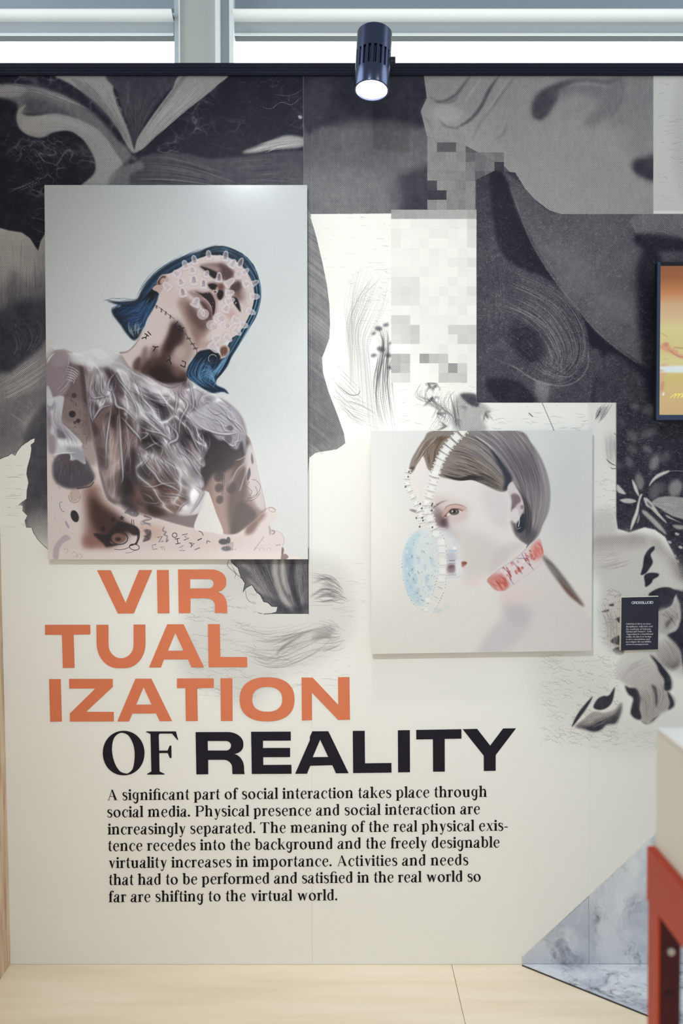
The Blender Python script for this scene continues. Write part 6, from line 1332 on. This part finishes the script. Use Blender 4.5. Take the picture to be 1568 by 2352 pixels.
# ---------------------------------------------------------------- left plywood wall
m_pw = mat('pine_board', (200,176,146), .5); g = N(m_pw)
cw = g.coords((1, 14, 1.6)); n1 = g.noise(cw, 2, 5, .55, 1.2)
cc = g.ramp(n1, [(.35, (168,132,104)), (.5, (196,168,138)), (.66, (208,186,156))])
kn = g.n('TexVoronoi'); g.put(kn.inputs['Vector'], g.coords((1, 5, 3))); kn.inputs['Scale'].default_value = 2.2
km = g.ramp(kn.outputs[0], [(.03, (255,255,255)), (.1, (0,0,0))])
g.put(g.b.inputs['Base Color'], g.mix(g.m('MULTIPLY', km, .7), cc, lin((120,84,62))))
lt = [Vector((XW-.0, 0, 0)), Vector((XW-.046, 0, TOP+.02)), Vector((XW-.046, -5.2, TOP+.02)), Vector((XW, -5.2, 0))]
struct(slab('wall_left', lt, [v_+Vector((-.12, 0, 0)) for v_ in lt], m_pw))

# ---------------------------------------------------------------- black rail on top of the partition
m_rail = mat('black_rail', (24,26,46), .36, .3, .4)
zr0, zr1 = at(784, 172.5, -.008).z, at(784, 144, -.008).z
rail = struct(box('trim_1', XL-.3, XR, -.008, .1, zr0, zr1, m_rail, None, .0015))
for k in range(3): box('rail_lip', XL-.3, XR, -.0095, -.0078, zr0+.006+k*.009, zr0+.0085+k*.009, m_rail, rail)

# ---------------------------------------------------------------- clerestory windows behind
m_pan = mat('grey_panel', (142,152,162), .5); m_whi = mat('white_profile', (226,232,234), .35); m_gry = mat('grey_profile', (170,178,184), .45); m_cen = mat('pillar_panel', (172,176,174), .6); m_gap = mat('gasket', (40,54,58), .6)
m_glass = bpy.data.materials.new('daylit_glass'); m_glass.use_nodes = True; g = N(m_glass)
g.b.inputs['Base Color'].default_value = (.9, .94, .96, 1); g.b.inputs['Emission Color'].default_value = (.97, 1, 1, 1); g.b.inputs['Emission Strength'].default_value = 1.5
YB = .75
def wz(py, y): return at(784, py, y).z
def wx(px, y): return at(px, 100, y).x
ztop = wz(-90, YB)
def window(idx, xa, xb):
    pane = struct(box('window_%d' % idx, xa, xb, YB+.02, YB+.03, 0, wz(70, YB), m_glass))
    box('head_panel', xa, xb, YB-.02, YB+.018, wz(20, YB-.02), ztop, m_pan, pane)
    # rounded blind housing: bright upper roll above a flat fascia
    n = 10; zt, zb_ = wz(20, YB-.09), wz(50, YB-.03); V, F = [], []
    for i in range(n+1):
        t = i/n; y = YB-.09+.062*t**1.4; z = zt+(zb_-zt)*t
        V += [(xa, y, z), (xb, y, z)]
    V += [(xa, YB+.018, zb_), (xb, YB+.018, zb_), (xa, YB+.018, zt), (xb, YB+.018, zt)]
    for i in range(n+2): F.append((2*i, 2*i+1, 2*i+3, 2*i+2))
    F.append((2*n+4, 2*n+5, 1, 0))
    me('blind_housing', V, F, m_whi, pane, None, False)
    box('fascia', xa, xb, YB-.028, YB+.018, wz(76, YB-.028), wz(50, YB-.028), m_gry, pane)
    box('bead', xa, xb, YB-.036, YB+.018, wz(81, YB-.036), wz(75.5, YB-.036), m_whi, pane, .001)
    box('gasket', xa, xb, YB-.03, YB+.018, wz(83.4, YB-.03), wz(81, YB-.03), m_gap, pane)
    box('glazing_bar', xa, xb, YB-.02, YB+.018, wz(87, YB), wz(83.2, YB), m_whi, pane, .001)
window(1, wx(-420, YB), wx(402, YB)); window(2, wx(538, YB), wx(2100, YB))
pil = struct(box('trim_2', wx(412, YB-.06), wx(496, YB-.06), YB-.06, YB+.2, 0, ztop, m_cen))
box('side_profile', wx(400, YB-.04), wx(411, YB-.04), YB-.04, YB+.1, 0, ztop, m_gry, pil, .001)
box('side_profile', wx(410.4, YB-.07), wx(412.6, YB-.07), YB-.07, YB+.0, 0, ztop, m_whi, pil)
box('side_profile', wx(494, YB-.085), wx(505, YB-.085), YB-.085, YB+.1, 0, ztop, m_whi, pil, .001)
box('side_profile', wx(505.4, YB-.05), wx(527, YB-.05), YB-.05, YB+.1, 0, ztop, m_gry, pil)
box('side_profile', wx(526, YB-.075), wx(536, YB-.075), YB-.075, YB+.1, 0, ztop, m_whi, pil, .001)
box('side_profile', wx(536.2, YB-.03), wx(538, YB-.03), YB-.03, YB+.05, 0, wz(78, YB-.03), m_gap, pil)

# ---------------------------------------------------------------- the two photographs
def print_panel(name, label, pts, cv, standoff, thick, mname):
    yf = -(standoff+thick)
    f = [at(x, y, yf) for x, y in pts]
    cen = sum(f, Vector())/4
    t = thing(name, label, 'picture', (cen.x, -standoff*.5, min(p.z for p in f)))
    im = picture(mname, cv.a); m = mat(mname, (255,255,255), .16, 0, .4); g = N(m)
    u = g.n('UVMap'); u.uv_map = 'UVMap'; it = g.n('TexImage'); it.image = im; it.extension = 'EXTEND'; g.put(it.inputs[0], u.outputs[0]); g.put(g.b.inputs['Base Color'], it.outputs[0])
    HM = homog([(p.x, p.z) for p in f], [(0, 1), (1, 1), (1, 0), (0, 0)])
    def uv(co):
        d = HM[2, 0]*co.x+HM[2, 1]*co.z+1; return ((HM[0, 0]*co.x+HM[0, 1]*co.z+HM[0, 2])/d, (HM[1, 0]*co.x+HM[1, 1]*co.z+HM[1, 2])/d)
    a = me('print_face', f, [(0, 3, 2, 1)], m, None, uv)
    b = slab('acrylic_panel', [p+Vector((0, .0004, 0)) for p in f], [Vector((p.x, -standoff, p.z)) for p in f], m_acr)
    ins = [cen+(p-cen)*.9 for p in f]
    r = slab('hanging_frame', [Vector((p.x, -standoff+.0002, p.z)) for p in ins], [Vector((p.x, -.0008, p.z)) for p in ins], m_sub)
    place(t, a, b, r); return t
m_acr = mat('acrylic', (214,214,208), .3); m_sub = mat('aluminium_frame', (150,150,150), .5, .5)
print_panel('wall_print', 'tall glossy photo print of a blue-haired figure covered in clear suction cups, head tilted back', [(102,425), (705,425), (707,1284.5), (110,1285)], paint_blue_hair(), .018, .005, 'print_blue_hair')
print_panel('wall_print', 'square glossy photo print of a pale face in profile with blue mask and red collar', [(851,990), (1360,989), (1358,1494.5), (853,1502)], paint_pale_face(), .019, .005, 'print_pale_face')

# ---------------------------------------------------------------- placard
def placard():
    yf = -.0105; f = [at(x, y, yf) for x, y in [(1427,1372.5), (1512,1370.5), (1510.5,1491.5), (1425.5,1494)]]
    b = [Vector((p.x-.0, -.0008, p.z)) for p in [at(x, y, yf) for x, y in [(1425.5,1370.8), (1512.5,1368.8), (1511,1491.8), (1423.5,1494.2)]]]
    cen = sum(f, Vector())/4
    t = thing('wall_placard', 'small dark navy text placard with white lettering right of the square print', 'sign', (cen.x, -.004, f[3].z))
    core = slab('foam_core', [p+Vector((0, .0006, 0)) for p in f], b, mat('foam_core', (214,208,190), .6))
    face = me('face', f, [(0, 3, 2, 1)], mat('navy_face', (29,30,48), .4))
    m = mat('white_lettering', (214,220,226), .5)
    def put(name, txt, font, sc_, x0, y0, x1, y1):
        V, F = set_line(txt, font, sc_, x1-x0 if x1 else None)
        L = (x1-x0) if x1 else 1; W3 = []
        for a, c_ in V:
            p = at(x0+a, y0+((y1-y0)*a/L if x1 else 0)-c_, yf-.0004); W3.append(p)
        return me(name, W3, F, m)
    obs = [put('heading', 'CROSSLUCID', GS, .043, 1450, 1387.4, 1499.5, 1386.6)]
    rows = [('CROSSLUCID is an inter-', 1437, 1495.5, 1435), ('disciplinary collective and', 1437, 1498.5, 1441), ('the synthesis of Sylwana', 1437, 1494.5, 1447), ('Zybura and Tomas C. Toth.', 1437, 1497, 1452.6), ('Appearing in a transitional', 1438, 1499, 1458.4), ('reality, its aim is to instiga-', 1437, 1497, 1464.4), ('te new associations and', 1437, 1492, 1470.2), ('investigate the possibility', 1437, 1495.5, 1476), ('of novel arrangements.', 1437, 1489.5, 1481.8)]
    for s_, x0, x1, y in rows: obs.append(put('text_line', s_, GL, .0262, x0, y, x1, y-.6))
    place(t, core, face, *obs)
placard()

# ---------------------------------------------------------------- television
def television():
    yf = -.075; yb = -.047
    P = lambda x, y: at(x, y, yf)
    x0, x1 = P(1508, 700).x, P(1508, 700).x+.93; z1, z0 = P(1508, 602).z, P(1508, 965).z
    sx0, sz1, sz0 = P(1515.5, 700).x, P(1515, 611).z, P(1515, 953).z; sx1 = x1-(sx0-x0)
    t = thing('television', 'black flat wall screen with orange and yellow picture, cut by right edge', 'television', ((x0+x1)/2, yb, z0))
    m_b = mat('black_bezel', (12,13,20), .3, 0, .5); m_bf = mat('bezel_reflection', (48,62,92), .3, 0, .5)  # blue-grey on the left and bottom bezels is a painted reflection
    case = box('casing', x0, x1, yb, yf+.002, z0, z1, m_b, None, .002)
    rim = []
    for nm, a in (('bezel', (x0, sx0, z0, z1)), ('bezel', (sx1, x1, z0, z1)), ('bezel', (sx0, sx1, z0, sz0)), ('bezel', (sx0, sx1, sz1, z1))):
        rim.append(box(nm, a[0], a[1], yf-.003, yf+.0015, a[2], a[3], m_bf if nm and a[3] != z1 or a[2] == z0 and a[1] == sx0 else m_b, None, .0008))
    mount = box('wall_mount', x0+.3, x1-.3, yb-.002, -.001, z0+.12, z1-.12, m_b)
    W_, H_ = 900, 512; c = Cv([(1515,611), (1515+342*1.76,611), (1515+342*1.76,953), (1515,953)], W_, H_, (200,170,130), 7)
    yy = np.linspace(0, 1, H_); st = [0, .08, .18, .26, .33, .42, .55, .64, .68, .74, .85, 1]; co_ = np.array([(140,86,52), (150,92,56), (184,126,82), (198,164,128), (202,174,140), (206,198,140), (202,190,130), (206,198,140), (204,192,140), (198,184,116), (202,176,124), (196,168,124)], float)
    c.a[:] = np.stack([np.interp(yy, st, co_[:, i]) for i in range(3)], 1)[:, None, :]
    c.frame(1470, 580, 5.88)
    c.line((270,1080, 320,1110, 370,1145), 2, (180,140,120), .7, 1.2, .5); c.fill((270,1250, 330,1210, 380,1240, 420,1290, 500,1330, 580,1400, 640,1440, 540,1430, 440,1380, 360,1340, 270,1300), (204,150,122), 2.5, .85); c.fill((310,1230, 370,1210, 375,1260, 330,1270), (190,124,106), 2, .7)
    c.line((360,1290, 440,1360, 540,1410, 700,1420), 2.4, (168,108,96), .7, 1.5, .5); c.line((440,1280, 600,1292, 900,1290), 3, (158,124,92), .6, 1.6); c.line((290,1438, 370,1442), 1.2, (166,140,96), .6, .8)
    c.fill((270,1540, 380,1530, 350,1620, 310,1700, 320,1800, 300,1900, 270,1940), (206,166,130), 2.5, .85); c.fill((275,1780, 325,1730, 320,1840, 280,1880), (180,140,110), 2.5, .6)
    c.fill((330,1600, 400,1530, 2400,1530, 2400,1615, 330,1620), (214,226,232), 2, .9); c.blob(315, 1910, 14, 26, 15, (224,230,238), 1.2, .9); c.fill((500,1345, 530,1350, 525,1375), (226,214,150), 1, .7)
    for p in [(400,1970, 440,1925, 478,1905, 468,1925, 452,1965), (462,1940, 500,1908, 520,1906, 512,1925, 496,1965), (506,1940, 540,1908, 562,1908, 540,1962)]: c.line(p, 1.6, (236,232,110), .95, .2)
    c.ring(586, 1938, 22, 26, 20, 1.6, (236,232,110), .95)
    im = picture('screen_picture', c.a); m = mat('lit_screen', (0,0,0), .12); g = N(m); u = g.n('UVMap'); u.uv_map = 'UVMap'; it = g.n('TexImage'); it.image = im; g.put(it.inputs[0], u.outputs[0])
    g.put(g.b.inputs['Emission Color'], it.outputs[0]); g.b.inputs['Emission Strength'].default_value = .8
    scr = me('screen', [(sx0, yf-.0005, sz1), (sx1, yf-.0005, sz1), (sx1, yf-.0005, sz0), (sx0, yf-.0005, sz0)], [(0, 3, 2, 1)], m, None, lambda q: ((q.x-sx0)/(sx1-sx0), (q.z-sz0)/(sz1-sz0)))
    place(t, case, mount, scr, *rim)
television()

# ---------------------------------------------------------------- the spotlight on the rail
def spotlight():
    R, L = .0545, .204
    n = Vector((-.055, -math.sin(math.radians(15)), -math.cos(math.radians(15)))).normalized()
    B = at(853, 208, -.27)
    t = thing('spotlight', 'dark cylindrical spotlight with vent slots, lit, fixed to black rail', 'lamp', B)
    rot = n.to_track_quat('Z', 'Y').to_matrix().to_4x4()
    def ringmesh(name, prof, m, seg=120, slots=None, cap0=False, cap1=False, smooth=True):
        V, F = [], []; k = len(prof)
        for j, (r, z) in enumerate(prof):
            for i in range(seg):
                rr = r
                if slots and slots[0] <= j <= slots[1] and i % 6 in (0, 1): rr = r-.006
                a = 2*math.pi*i/seg; V.append((rr*math.cos(a), rr*math.sin(a), z))
        for j in range(k-1):
            for i in range(seg): F.append((j*seg+i, j*seg+(i+1) % seg, (j+1)*seg+(i+1) % seg, (j+1)*seg+i))
        if cap0: F.append(tuple(range(seg-1, -1, -1)))
        if cap1: F.append(tuple((k-1)*seg+i for i in range(seg)))
        o = me(name, V, F, m, None, None, smooth)
        if smooth:
            b = bmesh.new(); b.from_mesh(o.data); bmesh.ops.recalc_face_normals(b, faces=b.faces)
            for e_ in b.edges:
                if len(e_.link_faces) == 2 and e_.calc_face_angle() > .5: e_.smooth = False
            b.to_mesh(o.data); b.free()
        return o
    m_body = mat('anodised_body', (70,76,98), .26, 1., .5); m_in = mat('slot_black', (8,8,12), .6)
    body = ringmesh('body', [(R-.003, -L), (R, -L+.003), (R, -L*.62), (R, -L*.619), (R, -L*.3), (R, -L*.299), (R, -.002), (R-.001, 0), (R-.006, 0), (R-.0065, -.014)], m_body, slots=(3, 4), cap0=True)
    inner = ringmesh('slot_liner', [(R-.0066, -L*.65), (R-.0066, -L*.27)], m_in)
    m_len = mat('lit_lens', (255,252,248), .3, 0, .5, 7)
    lens = ringmesh('lens', [(R-.0067, -.006), (.03, -.0045), (.001, -.004)], m_len, cap1=True)
    for o in (body, inner, lens): o.data.transform(rot); o.location = (0, 0, 0); o.parent = t
    # joint knob and arm back to the rail
    side = B+n*(-.105)+Vector((R+.004, 0, 0))-B
    def cyl(name, p, q, r, m, seg=24):
        p, q = Vector(p), Vector(q); d = q-p; mt = Matrix.Translation(p) @ d.to_track_quat('Z', 'Y').to_matrix().to_4x4()
        V = [(r*math.cos(2*math.pi*i/seg), r*math.sin(2*math.pi*i/seg), z) for z in (0, d.length) for i in range(seg)]
        F = [(i, (i+1) % seg, seg+(i+1) % seg, seg+i) for i in range(seg)]+[tuple(range(seg-1, -1, -1)), tuple(range(seg, 2*seg))]
        o = me(name, [mt @ Vector(v_) for v_ in V], F, m, None, None, False); o.parent = t; return o
    cyl('knob', side-Vector((.008, 0, 0)), side+Vector((.010, 0, 0)), .0125, m_rail)
    railp = Vector((B.x+R-.005, -.006, (zr0+zr1)/2))-B
    cyl('arm', side+Vector((-.003, .004, 0)), Vector((side.x-.003, railp.y-.012, railp.z)), .006, m_rail)
    cyl('mount_plate', Vector((side.x-.003, railp.y-.014, railp.z)), Vector((side.x-.003, railp.y+.001, railp.z)), .013, m_rail)
    d = bpy.data.lights.new('spotlight_beam', 'SPOT'); d.energy = 62; d.spot_size = math.radians(84); d.spot_blend = .8; d.shadow_soft_size = .03; d.color = (1, .97, .93)
    lo = bpy.data.objects.new('spotlight_beam', d); C.objects.link(lo); lo.parent = t; lo.location = n*.004; lo.rotation_euler = n.to_track_quat('-Z', 'Y').to_euler()
spotlight()

# ---------------------------------------------------------------- orange slotted-steel stand and the box on it
def stand():
    Zd = 1.62; y_far = -D+Zd; m_o = mat('orange_steel', (192,66,34), .45, .1, .3); m_shade = mat('steel_painted_shade', (66,18,24), .5, .1, .3)
    def pt(px, py, y): return at(px, py, y)
    xo = pt(1488, 2100, y_far).x; z_top = pt(1500, 1946, y_far).z
    depth = .62; wid = .9
    t = thing('metal_stand', 'orange slotted-steel angle frame carrying the white box, front right', 'stand', (xo+wid/2, y_far-depth/2, 0))
    obs = []
    A, T = .05, .003
    def angle(name, x, y, sx, sy):
        # L section: one flange along depth, one along width, with slots
        obs.append(me(name, *Lsec(x, y, sx, sy), m_o))
        f_ = box('shaded_flange', x+sx*(T+.0006), x+sx*.036, y-.0022, y-.0002, .002, z_top-.004, m_shade); f_['label'] = 'front flange of the orange post, its shade painted dark maroon'; obs.append(f_)  # shade on the flange is put into this plate's dark colour
    def Lsec(x, y, sx, sy):
        pr = [(x, y), (x+sx*.034, y), (x+sx*.034, y+sy*T), (x+sx*T, y+sy*T), (x+sx*T, y+sy*A), (x, y+sy*A)]
        n = len(pr); V = [(a_, b_, 0.002) for a_, b_ in pr]+[(a_, b_, z_top) for a_, b_ in pr]
        return V, [tuple(range(n)), tuple(range(2*n-1, n-1, -1))]+[((i+1) % n, i, n+i, n+(i+1) % n) for i in range(n)]
    # the far-left post: near flange faces the camera, side flange runs to the wall
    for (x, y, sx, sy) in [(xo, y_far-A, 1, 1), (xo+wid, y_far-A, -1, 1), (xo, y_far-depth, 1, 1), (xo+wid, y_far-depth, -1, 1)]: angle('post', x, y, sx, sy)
    zr = z_top-.085
    obs.append(box('rail', xo-.0035, xo-.0005, y_far-depth-.0, y_far-.002, zr, z_top+.002, m_o)); obs.append(box('rail', xo-.0005, xo+.04, y_far-depth, y_far-.002, z_top, z_top+.003, m_o))
    obs.append(box('rail', xo+wid+.0005, xo+wid+.0035, y_far-depth, y_far-.002, zr, z_top+.002, m_o))
    obs.append(box('rail', xo+.002, xo+wid-.002, y_far+.0005, y_far+.0035, zr, z_top, m_o)); obs.append(box('rail', xo+.002, xo+wid-.002, y_far-depth-.004, y_far-depth-.0005, zr, z_top, m_o))
    m_h = mat('slot_dark', (40,10,12), .8); m_s = mat('bolt_steel', (190,186,184), .3, .8)
    for k in range(14):
        z = z_top-.155-k*.062
        if z < .05: break
        if k == 0: continue
        obs.append(box('slot', xo+.012, xo+.026, y_far-A-.0032, y_far-A-.0021, z-.004, z+.004, m_h, None, .001))
    for z in (pt(1524, 2181, y_far-A).z,):
        o = me('bolt', *cylvf(Vector((xo+.019, y_far-A-.009, z)), Vector((xo+.019, y_far-A-.0021, z)), .006), m_s); obs.append(o)
    place(t, *obs)
    return xo, y_far, z_top, depth, wid
def cylvf(p, q, r, seg=20):
    d = q-p; mt = Matrix.Translation(p) @ d.to_track_quat('Z', 'Y').to_matrix().to_4x4()
    V = [mt @ Vector((r*math.cos(2*math.pi*i/seg), r*math.sin(2*math.pi*i/seg), z)) for z in (0, d.length) for i in range(seg)]
    return V, [(i, (i+1) % seg, seg+(i+1) % seg, seg+i) for i in range(seg)]+[tuple(range(seg-1, -1, -1)), tuple(range(seg, 2*seg))]
xo, yf_, zt_, dp, wd = stand()
m_box = mat('cream_box', (238,248,246), .5); m_lid = mat('white_top', (244,245,244), .4)
xb = at(1506, 1800, yf_-.01).x; zb1 = at(1506, 1671, yf_-.01).z
t = thing('display_box', 'cream white display box with bright top, standing on the orange stand', 'box', (xb+.4, yf_-.3, zt_+.003))
b1 = box('body', xb, xb+wd-.04, yf_-dp+.01, yf_-.01, zt_+.0032, zb1-.006, m_box, None, .002)
b2 = box('top_board', xb-.0005, xb+wd-.0395, yf_-dp+.0095, yf_-.0095, zb1-.0058, zb1, m_lid, None, .001)
place(t, b1, b2)
